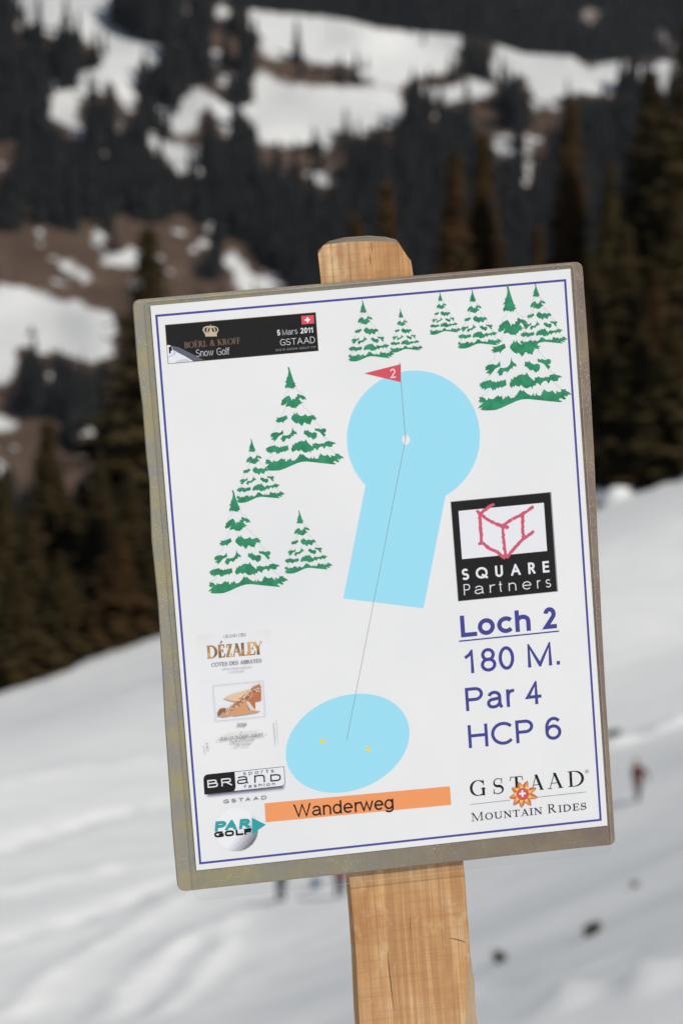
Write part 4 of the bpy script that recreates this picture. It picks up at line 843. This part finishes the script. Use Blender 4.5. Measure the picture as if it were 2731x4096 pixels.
# ---- the ten snowy firs, one drawing mapped on three points each
FIR = [
[(485,75),(500,75),(512,95),(540,190),(575,290),(595,345),(625,368),(600,375),(632,412),(600,425),(588,465),(570,440),(545,462),(522,435),(498,448),(475,430),(452,465),(445,432),(425,430),(450,385),(465,350),(427,348),(455,320),(465,290),(457,272),(480,245),(490,210),(497,150),(485,100)],
[(427,612),(465,588),(503,572),(530,610),(557,665),(570,625),(600,640),(615,628),(620,592),(648,598),(645,550),(665,543),(690,562),(750,572),(785,600),(805,650),(765,635),(742,655),(715,620),(690,612),(688,640),(665,640),(700,655),(712,682),(752,692),(715,705),(703,735),(685,722),(670,745),(650,770),(638,765),(626,802),(608,785),(575,792),(540,782),(515,758),(470,768),(437,765),(455,735),(468,690),(445,725),(410,740),(385,755),(375,735),(363,740),(370,700),(385,680),(372,662),(405,635)],
[(462,915),(483,978),(440,1005),(415,1030),(402,1062),(385,1030),(350,1040),(287,1052),(300,1030),(263,1015),(305,985),(280,957),(330,962),(375,950),(425,930)],
[(597,862),(610,895),(628,897),(643,858),(655,895),(700,932),(770,918),(783,892),(830,937),(900,912),(955,922),(945,942),(995,967),(960,975),(980,1000),(900,992),(905,1010),(885,1040),(875,1083),(820,1062),(815,1075),(790,1045),(765,1042),(750,1080),(722,1108),(690,1068),(658,1045),(650,1068),(610,1050),(570,1015),(540,975),(560,920),(580,915)],
[(395,1165),(408,1242),(330,1280),(300,1320),(240,1382),(242,1345),(190,1345),(235,1295),(180,1305),(195,1275),(175,1270),(215,1225),(290,1210),(340,1228),(375,1200)],
[(562,1112),(575,1165),(610,1205),(625,1200),(648,1252),(590,1242),(585,1285),(560,1275),(530,1315),(500,1340),(490,1315),(450,1325),(430,1375),(385,1382),(382,1345),(355,1342),(385,1290),(400,1265),(450,1272),(510,1258),(545,1215),(558,1170)],
[(770,1175),(810,1192),(825,1165),(850,1198),(900,1225),(945,1210),(985,1225),(990,1270),(975,1315),(950,1325),(928,1345),(885,1300),(845,1310),(795,1258),(760,1245)],
[(952,1137),(1000,1155),(1017,1137),(1035,1155),(1080,1160),(1090,1147),(1135,1145),(1142,1165),(1160,1182),(1140,1190),(1150,1212),(1105,1222),(1142,1250),(1135,1270),(1115,1300),(1080,1260),(1045,1215),(1000,1195),(955,1187)],
[(268,1438),(280,1460),(300,1470),(312,1455),(330,1478),(355,1480),(362,1450),(380,1470),(400,1465),(410,1440),(425,1462),(450,1445),(465,1450),(482,1432),(500,1520),(460,1538),(430,1560),(410,1540),(375,1568),(355,1550),(335,1593),(318,1575),(298,1600),(275,1560),(240,1555),(195,1575),(182,1600),(165,1560),(135,1577),(130,1545),(95,1535),(120,1515),(92,1505),(150,1470),(210,1452)],
[(560,1425),(590,1440),(610,1395),(635,1408),(680,1370),(705,1372),(722,1352),(735,1372),(775,1370),(793,1335),(835,1400),(910,1465),(915,1412),(945,1415),(962,1395),(1000,1415),(1060,1417),(1068,1395),(1085,1408),(1128,1405),(1130,1380),(1200,1365),(1222,1362),(1215,1375),(1280,1385),(1322,1412),(1275,1418),(1255,1445),(1262,1467),(1195,1470),(1150,1450),(1130,1490),(1115,1505),(1095,1470),(1075,1460),(1045,1470),(1020,1490),(998,1535),(975,1505),(940,1490),(930,1530),(890,1535),(880,1577),(855,1540),(820,1565),(780,1570),(740,1545),(710,1515),(690,1545),(650,1535),(628,1515),(612,1550),(595,1535),(570,1565),(550,1535),(540,1500),(565,1460)],
[(95,1690),(150,1690),(185,1710),(200,1735),(222,1735),(230,1700),(260,1720),(310,1720),(340,1690),(380,1665),(390,1685),(425,1682),(435,1665),(438,1700),(450,1730),(475,1705),(487,1678),(500,1700),(527,1665),(560,1712),(610,1700),(650,1660),(700,1585),(730,1615),(740,1590),(800,1645),(870,1680),(895,1637),(905,1675),(930,1675),(933,1628),(955,1670),(1000,1680),(1022,1650),(1025,1607),(1040,1630),(1045,1580),(1100,1620),(1150,1622),(1168,1597),(1230,1660),(1237,1607),(1270,1630),(1310,1622),(1300,1590),(1385,1587),(1370,1605),(1430,1635),(1462,1667),(1405,1668),(1400,1695),(1345,1682),(1382,1727),(1350,1742),(1310,1715),(1270,1730),(1290,1750),(1330,1765),(1300,1777),(1150,1762),(1000,1745),(820,1725),(730,1730),(650,1752),(540,1800),(430,1850),(340,1880),(265,1885),(181,1885),(121,1876),(141,1838),(82,1858),(100,1825),(140,1790),(158,1760),(105,1782),(115,1755),(80,1755),(110,1725)]]
FIRL = [[(503,450),(480,505),(435,550),(425,610)], [(620,425),(640,475),(700,518),(742,537),(715,560)], [(470,765),(430,810),(420,870),(365,930),(360,955)], [(720,715),(755,750),(780,795),(820,805),(860,865),(915,905)], [(345,1045),(325,1080),(318,1130),(245,1180),(225,1215)], [(940,1005),(1080,1145)], [(300,1325),(150,1470)], [(1115,1300),(1205,1360)], [(230,1560),(225,1610),(190,1648),(145,1660),(128,1690)], [(1190,1475),(1240,1530),(1315,1585)]]
INST = [[(1153, 1467.2), (1058.8, 1853), (1375.7, 1832.7)], z3r((452, 510), (262, 1263), (888, 1220)), z3r((595, 107), (480, 575), (862, 543)), z3r((970, 670), (857, 1130), (1236, 1102)),
        [(2027.3, 1142), (1910.8, 1606.3), (2284.5, 1578.2)], z2((835, 368), (754, 680), (1008, 665)), z2((652, 383), (595, 608), (775, 598)), z2((427, 476), (369, 709), (558, 700)), z2((211, 428), (131, 752), (395, 738)), [(2139, 1134), (2077.7, 1372.4), (2268.4, 1357.7)]]
src3 = np.array([(492, 75, 1), (82, 1755, 1), (1462, 1667, 1)], float)
for k, tri in enumerate(INST):
    Mx = np.linalg.solve(src3, np.array([on_sheet(p) for p in tri])); fx = lambda p: tuple(np.array((p[0], p[1], 1.0)) @ Mx)
    pr = Print('printed_fir', z=.010 + .012 * (k in (4, 5, 8, 9)) + .010 * (k == 9))
    for l in FIRL: pr.line([fx(p) for p in l], .14, M_THIN, False)
    for p in FIR: pr.poly([fx(q_) for q_ in p], M_GREEN, False)
    pr.done()
# ---- orange path bar
pr = Print('printed_path_bar', 'orange bar of the footpath with its black lettering', z=.012); pr.poly([(1058.3, 3213.4), (1798.5, 3144.9), (1803.6, 3219.4), (1062.5, 3289.3)], M_ORG)
zw = lambda *p: list(p); text_each(pr, [(c_, 1174 + l_ * .7653, 1174 + r_ * .7653) for c_, l_, r_ in (('W', 2, 94), ('a', 98, 148), ('n', 155, 198), ('d', 206, 253), ('e', 262, 311), ('r', 320, 350), ('w', 348, 419), ('e', 423, 471), ('g', 476, 523))], zw, (1176, 3271), (1576, 3234.6), 54, M_BLACK, wt=.125); pr.done()
# ---- hole details
pr = Print('printed_lettering', 'underlined bold dark blue hole heading')
text_each(pr, [('L', 281, 408), ('o', 416, 549), ('c', 567, 686), ('h', 708, 828), ('2', 914, 1031)], z4, (279, 1274), (1030, 1200), 87, M_TXT, wt=.20); pr.line(z4((268, 1303), (1044, 1224)), .66, M_TXT); pr.done()
for spec, zz, b0, b1, cap in (([('1', 312, 385), ('8', 439, 560), ('0', 581, 702), ('M', 806, 994), ('.', 1030, 1058)], z4, (303, 1560), (1058, 1485), 95),
                              ([('P', 321, 460), ('a', 486, 612), ('r', 638, 706), ('4', 783, 913)], z7, (314, 285), (912, 224), 94), ([('H', 342, 496), ('C', 521, 687), ('P', 714, 853), ('6', 945, 1069)], z7, (334, 575), (1068, 501), 93)):
    pr = Print('printed_lettering'); text_each(pr, spec, zz, b0, b1, cap, M_TXT, wt=.138); pr.done()
# ---- red book sketch logo on a black square
pr = Print('printed_square_logo', 'black square logo with a crimson sketched open book', z=.012)
pr.poly(z4((197, 208), (987, 132), (1041, 914), (256, 992)), M_GREY); pr.poly(z4((201, 212), (978, 137), (1031, 911), (260, 988)), M_PANEL); pr.poly(z4((260, 282), (928, 217), (954, 595), (288, 660)), M_WHITE)
for l in (((405, 275), (430, 312)), ((541, 228), (500, 252), (428, 305)), ((428, 300), (432, 400), (443, 525)), ((432, 305), (490, 350), (540, 375), (605, 398)), ((560, 388), (655, 413)), ((610, 395), (680, 345), (755, 308), (800, 280), (848, 243)), ((606, 400), (615, 520), (630, 645)), ((765, 300), (763, 400), (768, 490)), ((415, 540), (450, 530), (500, 575), (560, 600), (628, 655)), ((633, 650), (700, 570), (765, 500), (810, 470), (850, 440))):
    for a, b in zip(l, l[1:]):
        n = max(3, int(math.hypot(b[0] - a[0], b[1] - a[1]) / 9)); q_ = [(a[0] + (b[0] - a[0]) * i / n, a[1] + (b[1] - a[1]) * i / n) for i in range(n + 1)]; L = math.hypot(b[0] - a[0], b[1] - a[1]); nx_, ny_ = -(b[1] - a[1]) / L, (b[0] - a[0]) / L
        up_ = [(x + nx_ * rnd.uniform(9, 18), y + ny_ * rnd.uniform(9, 18)) for x, y in q_]; dn_ = [(x - nx_ * rnd.uniform(7, 16), y - ny_ * rnd.uniform(7, 16)) for x, y in q_]; pr.poly(z4(*(up_ + dn_[::-1])), M_CHALK)
text_each(pr, [('S', 290, 345), ('Q', 398, 494), ('U', 550, 610), ('A', 670, 750), ('R', 808, 866), ('E', 921, 973)], z4, (290, 826), (973, 762), 46, M_WHITE, wt=.19)
text_each(pr, [('P', 304, 354), ('a', 388, 460), ('r', 506, 550), ('t', 578, 604), ('n', 655, 713), ('e', 762, 832), ('r', 876, 905), ('s', 945, 985)], z4, (303, 943), (985, 879), 44, M_WHITE, wt=.085); pr.done()
# ---- dark banner with crown
z0 = zone(640, 1220, 660 / 1568)
pr = Print('printed_banner', 'black banner with a crown, a date and a small red flag', z=.012)
pr.poly(z0((48, 188), (1480, 68), (1507, 437), (76, 562)), M_BRONZE); pr.poly(z0((53, 193), (1475, 73), (1501, 433), (81, 556)), M_PANEL)
pr.poly(z0((70, 380), (105, 385), (180, 402), (420, 523), (82, 556)), M_GSHADE); pr.poly(z0((68, 382), (92, 380), (112, 400), (130, 432), (230, 482), (318, 535), (81, 556)), M_WHITE)
pr.poly(z0((75, 502), (140, 478), (160, 440), (130, 432), (122, 470), (77, 490)), M_LAV); pr.poly(z0((135, 551), (180, 520), (240, 512), (270, 520), (290, 537)), M_LAV); pr.poly(z0((84, 400), (108, 393), (120, 430), (104, 438), (103, 462), (88, 460)), M_PANEL)
crown = [((432, 300), (430, 280), (405, 240), (412, 215), (440, 200), (478, 198), (478, 186), (484, 186), (484, 198), (520, 200), (550, 215), (558, 240), (540, 275), (543, 298))]
pr.poly(z0(*crown[0]), M_CROWN); pr.poly(z0((438, 262), (420, 240), (430, 218), (455, 212), (440, 235), (446, 262)), M_PANEL); pr.poly(z0((455, 262), (455, 235), (472, 212), (476, 225), (462, 262)), M_PANEL); pr.poly(z0((504, 258), (490, 225), (494, 212), (514, 232), (516, 256)), M_PANEL); pr.poly(z0((526, 256), (528, 232), (512, 210), (538, 216), (548, 236), (532, 258)), M_PANEL)
text(pr, 'BOËRL & KROFF', *z0((235, 412), (765, 366)), 24, M_BRONZE, font='serif', wt=.15, track=.06); text(pr, 'Snow Golf', *z0((346, 492), (662, 469)), 28, M_SNOWTXT, wt=.075, track=.1)
text(pr, '5', *z0((1115, 291), (1143, 288)), 22, M_WHITE, wt=.18); text(pr, 'Mars', *z0((1164, 287), (1308, 274)), 23, M_SNOWTXT, wt=.08); text(pr, '2011', *z0((1331, 271), (1453, 261)), 22, M_WHITE, wt=.18)
text(pr, 'GSTAAD', *z0((1143, 386), (1472, 359)), 25, M_WHITE, wt=.08); text(pr, 'WWW.SNOW-GOLF.CH', *z0((1098, 440), (1476, 407)), 8.5, M_WWW, wt=.12, track=.35)
pr.poly(z0((1340, 103), (1460, 94), (1464, 175), (1345, 185)), M_RED); pr.poly(z0((1391, 116), (1406, 115), (1410, 164), (1395, 165)), M_WHITE); pr.poly(z0((1372, 134), (1423, 130), (1424, 146), (1373, 150)), M_WHITE); pr.done()
# ---- sports shop logo
z8 = zone(800, 3040, 380 / 1568)
def vc_patch(name, label, outline_box, fn, n=(60, 60), z=.003):
    """flat print in many tones: a grid coloured point by point; outline_box = four corners; fn(s, t) -> rgb or None"""
    c = [np.array(on_sheet(p)) for p in outline_box]; vs = []; cols = []; mk = {}
    for j in range(n[1] + 1):
        for i in range(n[0] + 1):
            s_, t = i / n[0], j / n[1]; p = (c[0] * (1 - s_) + c[1] * s_) * (1 - t) + (c[3] * (1 - s_) + c[2] * s_) * t; col = fn(s_, t); mk[(i, j)] = col is not None
            vs.append(P3(p[0], p[1], z)); cols.append((*lin(col if col is not None else (229, 228, 233)), 1))
    fs = [(j * (n[0] + 1) + i, (j + 1) * (n[0] + 1) + i, (j + 1) * (n[0] + 1) + i + 1, j * (n[0] + 1) + i + 1) for j in range(n[1]) for i in range(n[0]) if any(mk[(i + a, j + b)] for a in (0, 1) for b in (0, 1))]
    m = NT(name + '_ink', .45, .25); at = m.n('Attribute'); at.attribute_name = 'tone'; m.base(at.outputs['Color'])
    o = obj(name, vs, fs, m.m, SHEET); a = o.data.color_attributes.new('tone', 'FLOAT_COLOR', 'POINT'); a.data.foreach_set('color', np.array(cols, np.float32).ravel())
    if label: o['label'] = label
    return o
PW = np.array((229, 228, 233.))
def shadow(s, t):
    x, y = s * 1.16 - .02, t * 1.55 - .1                        # logo box spans 0..1
    dx = max(0, .06 - x, x - 1.01); dy = max(0, .25 - y, y - 1.06); d = math.hypot(dx / .055, dy / .19); k = max(0, 1 - d) ** 1.4
    return None if k <= 0 else PW * (1 - k * .72) + np.array((60, 56, 84)) * k * .72
vc_patch('printed_soft_edge', 'soft grey edge printed under the slanted shop logo', z8((40, 210), (1500, 66), (1520, 560), (60, 710)), shadow, (70, 40))
pr = Print('printed_shop_logo', 'slanted black and white shop logo with one rounded corner', z=.014)
pr.poly(z8((58, 320), (68, 275), (95, 248), (130, 236), (1389, 105), (1405, 368), (1395, 405), (1370, 428), (1336, 436), (75, 572)), M_PANEL)
pr.poly(z8((572, 199), (1381, 114), (1397, 366), (1388, 398), (1366, 420), (1332, 428), (558, 510), (580, 485), (590, 440)), M_WHITE)
text_each(pr, [('B', 130, 300), ('R', 358, 536)], z8, (132, 461), (536, 417), 31, M_WHITE, wt=.16, sq=.4)
text_each(pr, [('a', 615, 803), ('n', 900, 1075)], z8, (615, 402), (1337, 343), 41, M_PANEL, wt=.13, sq=.35); text_each(pr, [('D', 1165, 1337)], z8, (615, 402), (1337, 343), 28.5, M_PANEL, wt=.19, sq=.35)
# the capital closing the word is no taller than its small letters
text(pr, 'sports', *z8((715, 250), (1222, 200)), 14.5, M_DGREY, wt=.14, track=.5, sq=.35); text(pr, 'fashion', *z8((730, 463), (1242, 412)), 12.5, M_DGREY, wt=.15, track=.4, sq=.35)
text_each(pr, [('G', 398, 478), ('S', 527, 600), ('T', 648, 722), ('A', 752, 835), ('A', 885, 970), ('D', 1018, 1100)], z8, (398, 712), (1100, 641), 14, M_DGREY, wt=.15, sq=.3); pr.done()
# ---- golf ball logo
def ball(s, t):
    x, y = s * 2 - 1, t * 2 - 1; r = math.hypot(x, y)
    if r > 1: return None
    g = 232 - 8 * r; k = max(0, (x * .75 + y * .6) - .12) ; v = 235 - 175 * k ** 1.5 - 8 * max(0, r - .9) * 10
    if r < .97: v += 9 * math.sin(x * 24 + y * 5) * math.sin(y * 24 - x * 4) * (.25 + k)
    return np.clip(np.array((v, v - 1, v + 6)), 60, 236)
vc_patch('printed_ball', 'grey and white golf ball behind the teal lettering', z8((222, 790), (940, 745), (980, 1490), (240, 1530)), ball, (64, 64), .008)
pr = Print('printed_arrow_lettering', 'slanted teal lettering over heavy black lettering with a teal arrowhead', z=.02)
text_each(pr, [('P', 243, 425), ('A', 405, 612), ('R', 645, 835)], z8, (243, 1184), (835, 1128), 41, M_TEAL, wt=.31, slant=.16)
pr.poly(z8((856, 955), (1088, 1067), (945, 1165), (925, 1200), (868, 1228)), M_TEAL)
text_each(pr, [('G', 242, 398), ('O', 415, 567), ('L', 594, 718), ('F', 735, 860)], z8, (245, 1284), (860, 1222), 24, M_BLACK, wt=.33, sq=.35); pr.done()
# ---- mountain railway logo
z9 = zone(1850, 3040, 550 / 1568)
pr = Print('printed_serif_logo', 'black serif lettering crossed by a gold flower with a white cross', z=.012)
text_each(pr, [('G', 85, 265), ('S', 352, 470), ('T', 543, 693), ('A', 768, 925), ('A', 968, 1145), ('D', 1203, 1385)], z9, (85, 418), (1385, 292), 64, M_BLACK, font='serif', wt=.165, thin=.28)
pr.line(z9((88, 507), (533, 458)), .2, M_DGREY); pr.line(z9((850, 424), (1400, 364)), .2, M_DGREY)
text_each(pr, [('M', 98, 240)], z9, (100, 700), (1408, 562), 34, M_BLACK, font='serif', wt=.14, thin=.4); text_each(pr, [('R', 970, 1070)], z9, (100, 700), (1408, 562), 36, M_BLACK, font='serif', wt=.14, thin=.4)
text_each(pr, [('O', 258, 345), ('U', 362, 452), ('N', 468, 557), ('T', 573, 650), ('A', 668, 752), ('I', 762, 802), ('N', 815, 905), ('I', 1092, 1128), ('D', 1145, 1233), ('E', 1254, 1330), ('S', 1347, 1408)], z9, (100, 700), (1408, 562), 28, M_BLACK, font='serif', wt=.17, thin=.42)
pr.poly(z9(*ellipse(1415, 128, 20, 20, 0, 16)), M_DGREY); pr.poly(z9(*ellipse(1415, 128, 15, 15, 0, 16)), M_WHITE); text(pr, 'R', *z9((1407, 138), (1423, 137)), 6, M_DGREY, wt=.2)
M_PET = ink('amber_ink', (228, 158, 78)); M_PET2 = ink('rust_ink', (198, 104, 66)); M_PET3 = ink('gold_petal_ink', (238, 190, 108))
tips = [(632, 248), (736, 235), (840, 318), (854, 430), (778, 520), (670, 546), (576, 516), (530, 430), (556, 316)]; c0 = (682, 388)
for i, tp in enumerate(tips):
    dx, dy = tp[0] - c0[0], tp[1] - c0[1]; L = math.hypot(dx, dy); ux, uy = dx / L, dy / L; f = lambda a, b: (c0[0] + ux * a - uy * b, c0[1] + uy * a + ux * b)
    pr.poly(z9(f(40, 18), f(L * .62, 32), f(L * .85, 18), f(L, 0), f(L * .85, -18), f(L * .62, -32), f(40, -18)), M_PET2); pr.poly(z9(f(40, 14), f(L * .62, 25), f(L * .93, 2), f(L * .6, -6), f(40, -8)), M_PET)
for k in range(9):
    a = k * .698 + .35; pr.poly(z9(*ellipse(682 + 78 * math.cos(a), 388 + 78 * math.sin(a), 24, 20, a, 10)), M_PET3)
pr.poly(z9(*ellipse(682, 388, 72, 70, 0, 28)), M_PET2); pr.poly(z9(*ellipse(680, 388, 60, 60, 0, 28)), M_RED); pr.poly(z9((664, 346), (686, 344), (692, 418), (668, 420)), M_WHITE); pr.poly(z9((640, 374), (714, 368), (716, 390), (642, 396)), M_WHITE); pr.done()
# ---- wine label
z10 = zone(770, 2480, 360 / 1568)
def tint(s, t):
    k = max(0, 1 - t * 5) * (.5 + .5 * math.sin(s * 7 + 1)); e = .5 * max(0, 1 - abs(t - .53) * 40) * (s < .3)
    return np.array((230, 229, 232)) - np.array((2, 7, 9)) * (k + e)
vc_patch('printed_label_ground', 'barely tinted ground of the wine label', z10((50, 272), (1365, 148), (1500, 1700), (165, 1800)), tint, (24, 40), .003)
pr = Print('printed_wine_label', 'faint wine label with gold capitals and a small brown landscape', z=.012)
text(pr, 'GRAND CRU', *z10((540, 318), (935, 281)), 13, M_LBLACK, font='serif', wt=.13, thin=.5, track=.05)
text_each(pr, [('D', 262, 445), ('É', 458, 580), ('Z', 588, 706), ('A', 700, 862), ('L', 858, 978), ('E', 968, 1105), ('Y', 1065, 1230)], z10, (275, 675), (1195, 597), 52, M_GOLD, font='serif', wt=.2, thin=.4)
text(pr, 'CÔTES DES ABBAYES'.replace('Ô', 'Ô'), *z10((335, 818), (1207, 736)), 15.5, M_LBLACK, font='serif', wt=.14, thin=.5, track=.05)
text(pr, "APPELLATION D'ORIGINE", *z10((512, 872), (1037, 831)), 7.5, M_FAINT, font='serif', wt=.16, thin=.6); text(pr, 'CONTRÔLÉE', *z10((648, 919), (906, 897)), 7.5, M_FAINT, font='serif', wt=.16, thin=.6)
fr = z5((400, 763), (922, 713), (945, 1083), (428, 1135)); pr.line(fr + [fr[0]], .13, M_GREY)
M_ILL = [ink('ochre_ink', (202, 150, 110)), ink('sienna_ink', (178, 112, 78)), ink('umber_ink', (142, 98, 76)), ink('sand_ink', (222, 186, 154)), ink('pale_stone_ink', (212, 200, 194))]
pr.poly(z10((545, 1360), (680, 1300), (900, 1235), (1020, 1205), (940, 1330), (790, 1420), (660, 1400)), M_ILL[3]); pr.poly(z10((880, 1380), (1040, 1205), (1110, 1140), (1170, 1105), (1195, 1230), (1195, 1405), (1090, 1415), (1095, 1560), (990, 1420)), M_ILL[1])
pr.poly(z10((445, 1600), (480, 1540), (560, 1530), (600, 1550), (560, 1640), (450, 1672)), M_ILL[2]); pr.poly(z10((455, 1672), (600, 1560), (820, 1410), (920, 1370), (960, 1400), (960, 1470), (740, 1650), (560, 1685)), M_ILL[0])
pr.poly(z10((720, 1660), (940, 1480), (985, 1560), (1120, 1580), (1195, 1590), (1100, 1615), (740, 1668)), M_ILL[0]); pr.poly(z10((935, 1410), (985, 1420), (1095, 1570), (1010, 1570), (965, 1500)), M_ILL[4])
for k in range(260):
    x = rnd.uniform(470, 1180); y0 = 1700 - (x - 450) * .75; y = y0 + rnd.uniform(-70, 60) * (.5 + (x - 450) / 700)
    if 1130 < y < 1660: pr.poly(z10((x, y), (x + rnd.uniform(12, 34), y - rnd.uniform(8, 22)), (x + rnd.uniform(16, 34), y - rnd.uniform(-5, 6)), (x + 6, y + 8)), M_ILL[rnd.randrange(5)])
text(pr, '2008', *z5((648, 1192), (748, 1187)), 14, M_LBLACK, wt=.14); pr.line(z5((525, 1267), (670, 1251)), .14, M_BROWNINK); pr.line(z5((722, 1247), (865, 1233)), .14, M_BROWNINK); pr.poly(z5(*ellipse(697, 1250, 10, 10, 0, 8)), M_BROWNINK)
text(pr, 'JEAN-LUC BLONDEL-DUBOUX', *z5((476, 1341), (920, 1293)), 15, M_LBLACK, font='serif', wt=.13, thin=.5)
for x, y in ((453, 1325), (943, 1276)): pr.poly(z5(*[(x + (11 if k % 2 == 0 else 5) * math.sin(k * math.pi / 5), y - (11 if k % 2 == 0 else 5) * math.cos(k * math.pi / 5)) for k in range(10)]), M_BROWNINK)
text(pr, 'Vigneron-Encaveur', *z5((572, 1364), (830, 1341)), 10.5, M_LBLACK, wt=.1); text(pr, 'Cully-Lavaux', *z5((617, 1399), (788, 1385)), 10.5, M_LBLACK, wt=.1)
text(pr, 'www.domaine-blondel.ch', *z5((1081, 1368), (1064, 1115)), 9, M_FAINT, wt=.12) ; text(pr, '12.5% vol.', *z5((353, 1447), (339, 1350)), 9, M_LBLACK, wt=.12); pr.done()
# ---- wooden stake: outline traced on its front face, weathered top end, waney right edge
ZW = ZP - 2.4; TH = 22.0
z11 = zone(1200, 900, 550 / 1568); z12 = zone(1100, 3300, 900 / 1568)
Lp = [on_sheet(p, ZW) for p in z11((262, 232), (205, 330), (222, 480), (243, 680))] ; Rp = [on_sheet(p, ZW) for p in z11((1125, 205), (1165, 270), (1225, 362), (1262, 405), (1278, 500), (1290, 590))]
Lb = [on_sheet(p, ZW) for p in z12((518, 350), (528, 470), (548, 700), (566, 950), (578, 1200), (588, 1387))]; Rb = [on_sheet(p, ZW) for p in z12((1309, 250), (1322, 360), (1334, 560), (1350, 740), (1358, 900))]
topl = [on_sheet(p, ZW) for p in z11((262, 232), (330, 218), (520, 195), (800, 183), (1000, 190), (1125, 205))]
fu, fv = OFF.x * 1000, -OFF.y * 1000
wane = [on_sheet(p, ZW) for p in z12((1358, 900), (1340, 1000), (1332, 1150), (1322, 1387))]; wane_out = [on_sheet(p, ZW - 9) for p in z12((1360, 915), (1372, 1050), (1388, 1110), (1397, 1290), (1410, 1387))]
lowL = [(Lb[-1][0] + (Lb[-1][0] - Lb[1][0]) * k * 1.1, Lb[-1][1] + (Lb[-1][1] - Lb[1][1]) * k) for k in (3, 8)]; dL = np.array(Lb[-1]) - np.array(Lb[1]); dL = dL / np.linalg.norm(dL)
Lm = (fv + 260 - Lb[-1][1]); endL = (Lb[-1][0] + dL[0] / dL[1] * Lm, fv + 260); endR = (endL[0] + 56, fv + 260)
right_front = Rp + [Rb[0]] + Rb[1:] + wane[1:] + [(endR[0] - 6, endR[1])]
left_front = Lp + Lb + [endL]
bm = bmesh.new()
def vv(p, z): return bm.verts.new(P3(p[0], p[1], z))
FRONT = [p for p in topl] + right_front[1:] + left_front[::-1][:-1]
fr_v = [vv(p, ZW) for p in FRONT]
ff = bm.faces.new(fr_v); ff.material_index = 0; ff.normal_update()
def back_of(p):
    i = FRONT.index(p)
    if p in topl: k = topl.index(p) / (len(topl) - 1); return (p[0] + 3.7 - 1.4 * k, p[1] + 1.4 - 1.6 * k - 1.6 * math.sin(math.pi * k))
    if p in Lp: return (p[0] + 3.2, p[1])
    if p in Lb: return (p[0] + 1.3 - .5 * Lb.index(p) / 5, p[1])
    if p == endL: return (p[0] + .8, p[1])
    if p in Rp[:3]: return (p[0] - 1.5, p[1] - 3)
    if p in wane or p == (endR[0] - 6, endR[1]): return (p[0] + 3.5, p[1])
    return p
def mid_of(p):
    if p in wane[1:]: 
        k = wane.index(p); return wane_out[min(len(wane_out) - 1, k + 1)]
    if p == (endR[0] - 6, endR[1]): return (p[0] + 8, p[1])
    return tuple(np.array(p) * .55 + np.array(back_of(p)) * .45)
md_v = [vv(mid_of(p), ZW - 9) for p in FRONT]; bk_v = [vv(back_of(p), ZW - TH) for p in FRONT]
n = len(FRONT); nt = len(topl); nr = len(right_front)
for i in range(n):
    j = (i + 1) % n
    if i < nt - 1: mi = 1
    elif i < nt - 1 + 2: mi = 1
    elif i < nt - 1 + nr - 1: mi = 3
    else: mi = 2
    for a, b in ((fr_v, md_v), (md_v, bk_v)):
        f = bm.faces.new((a[i], b[i], b[j], a[j])); f.material_index = mi
bf = bm.faces.new(bk_v[::-1]); bf.material_index = 2
bmesh.ops.triangulate(bm, faces=[ff, bf]); bmesh.ops.recalc_face_normals(bm, faces=bm.faces)
me = bpy.data.meshes.new('wooden_stake'); bm.to_mesh(me); bm.free()
for mm in (M_WOOD, M_END, M_SIDE, M_WANE): me.materials.append(mm)
stake = bpy.data.objects.new('wooden_stake', me); C.objects.link(stake); stake.parent = root
# drying cracks and the little knot, thin dark slivers sunk in the face
def sliver(pts, w):
    q_ = [on_sheet(p, ZW) for p in pts]; v = []; f = []
    for i, (u, w_) in enumerate(q_):
        h = w * math.sin(math.pi * (i + .35) / (len(q_) - .3)) / 2; v += [P3(u - h, w_, ZW + .03), P3(u + h, w_, ZW + .03)]
        if i: f.append((2 * i - 2, 2 * i, 2 * i + 1, 2 * i - 1))
    part('crack', v, f, M_CRACK, stake)
sliver(z12((785, 885), (789, 960), (800, 1060), (812, 1170), (828, 1290)), .55); sliver(z12((938, 640), (941, 710), (946, 790)), .3); sliver(z11((812, 190), (815, 250), (820, 300)), .35); sliver(z11((795, 330), (800, 400), (803, 450)), .4)
q_ = [on_sheet(p, ZW) for p in z12((1215, 790), (1255, 795), (1300, 808), (1330, 822))]; v = []
for i, (u, w_) in enumerate(q_): h = .28 * math.sin(math.pi * (i + .4) / 3.8); v += [P3(u, w_ - h, ZW + .03), P3(u, w_ + h, ZW + .03)]
part('crack', v, [(2 * i, 2 * i + 1, 2 * i + 3, 2 * i + 2) for i in range(3)], M_CRACK, stake)

# ------------------------------------------------------------------ thin mountain air
hb = obj('haze', [(x, y, z) for z in (-1300, 1500) for x, y in ((-5200, -1000), (5200, -1000), (5200, 7500), (-5200, 7500))], [(3, 2, 1, 0), (4, 5, 6, 7), (0, 1, 5, 4), (1, 2, 6, 5), (2, 3, 7, 6), (3, 0, 4, 7)])
hm = bpy.data.materials.new('thin_air'); hm.use_nodes = True; hm.node_tree.nodes.remove(hm.node_tree.nodes['Principled BSDF'])
pv = hm.node_tree.nodes.new('ShaderNodeVolumePrincipled'); pv.inputs['Density'].default_value = 1.2e-5; pv.inputs['Color'].default_value = (.80, .88, 1, 1)
hm.node_tree.links.new(pv.outputs[0], hm.node_tree.nodes['Material Output'].inputs['Volume']); hb.data.materials.append(hm); tag(hb, 'thin bluish air over the valley', 'haze', kind='stuff')
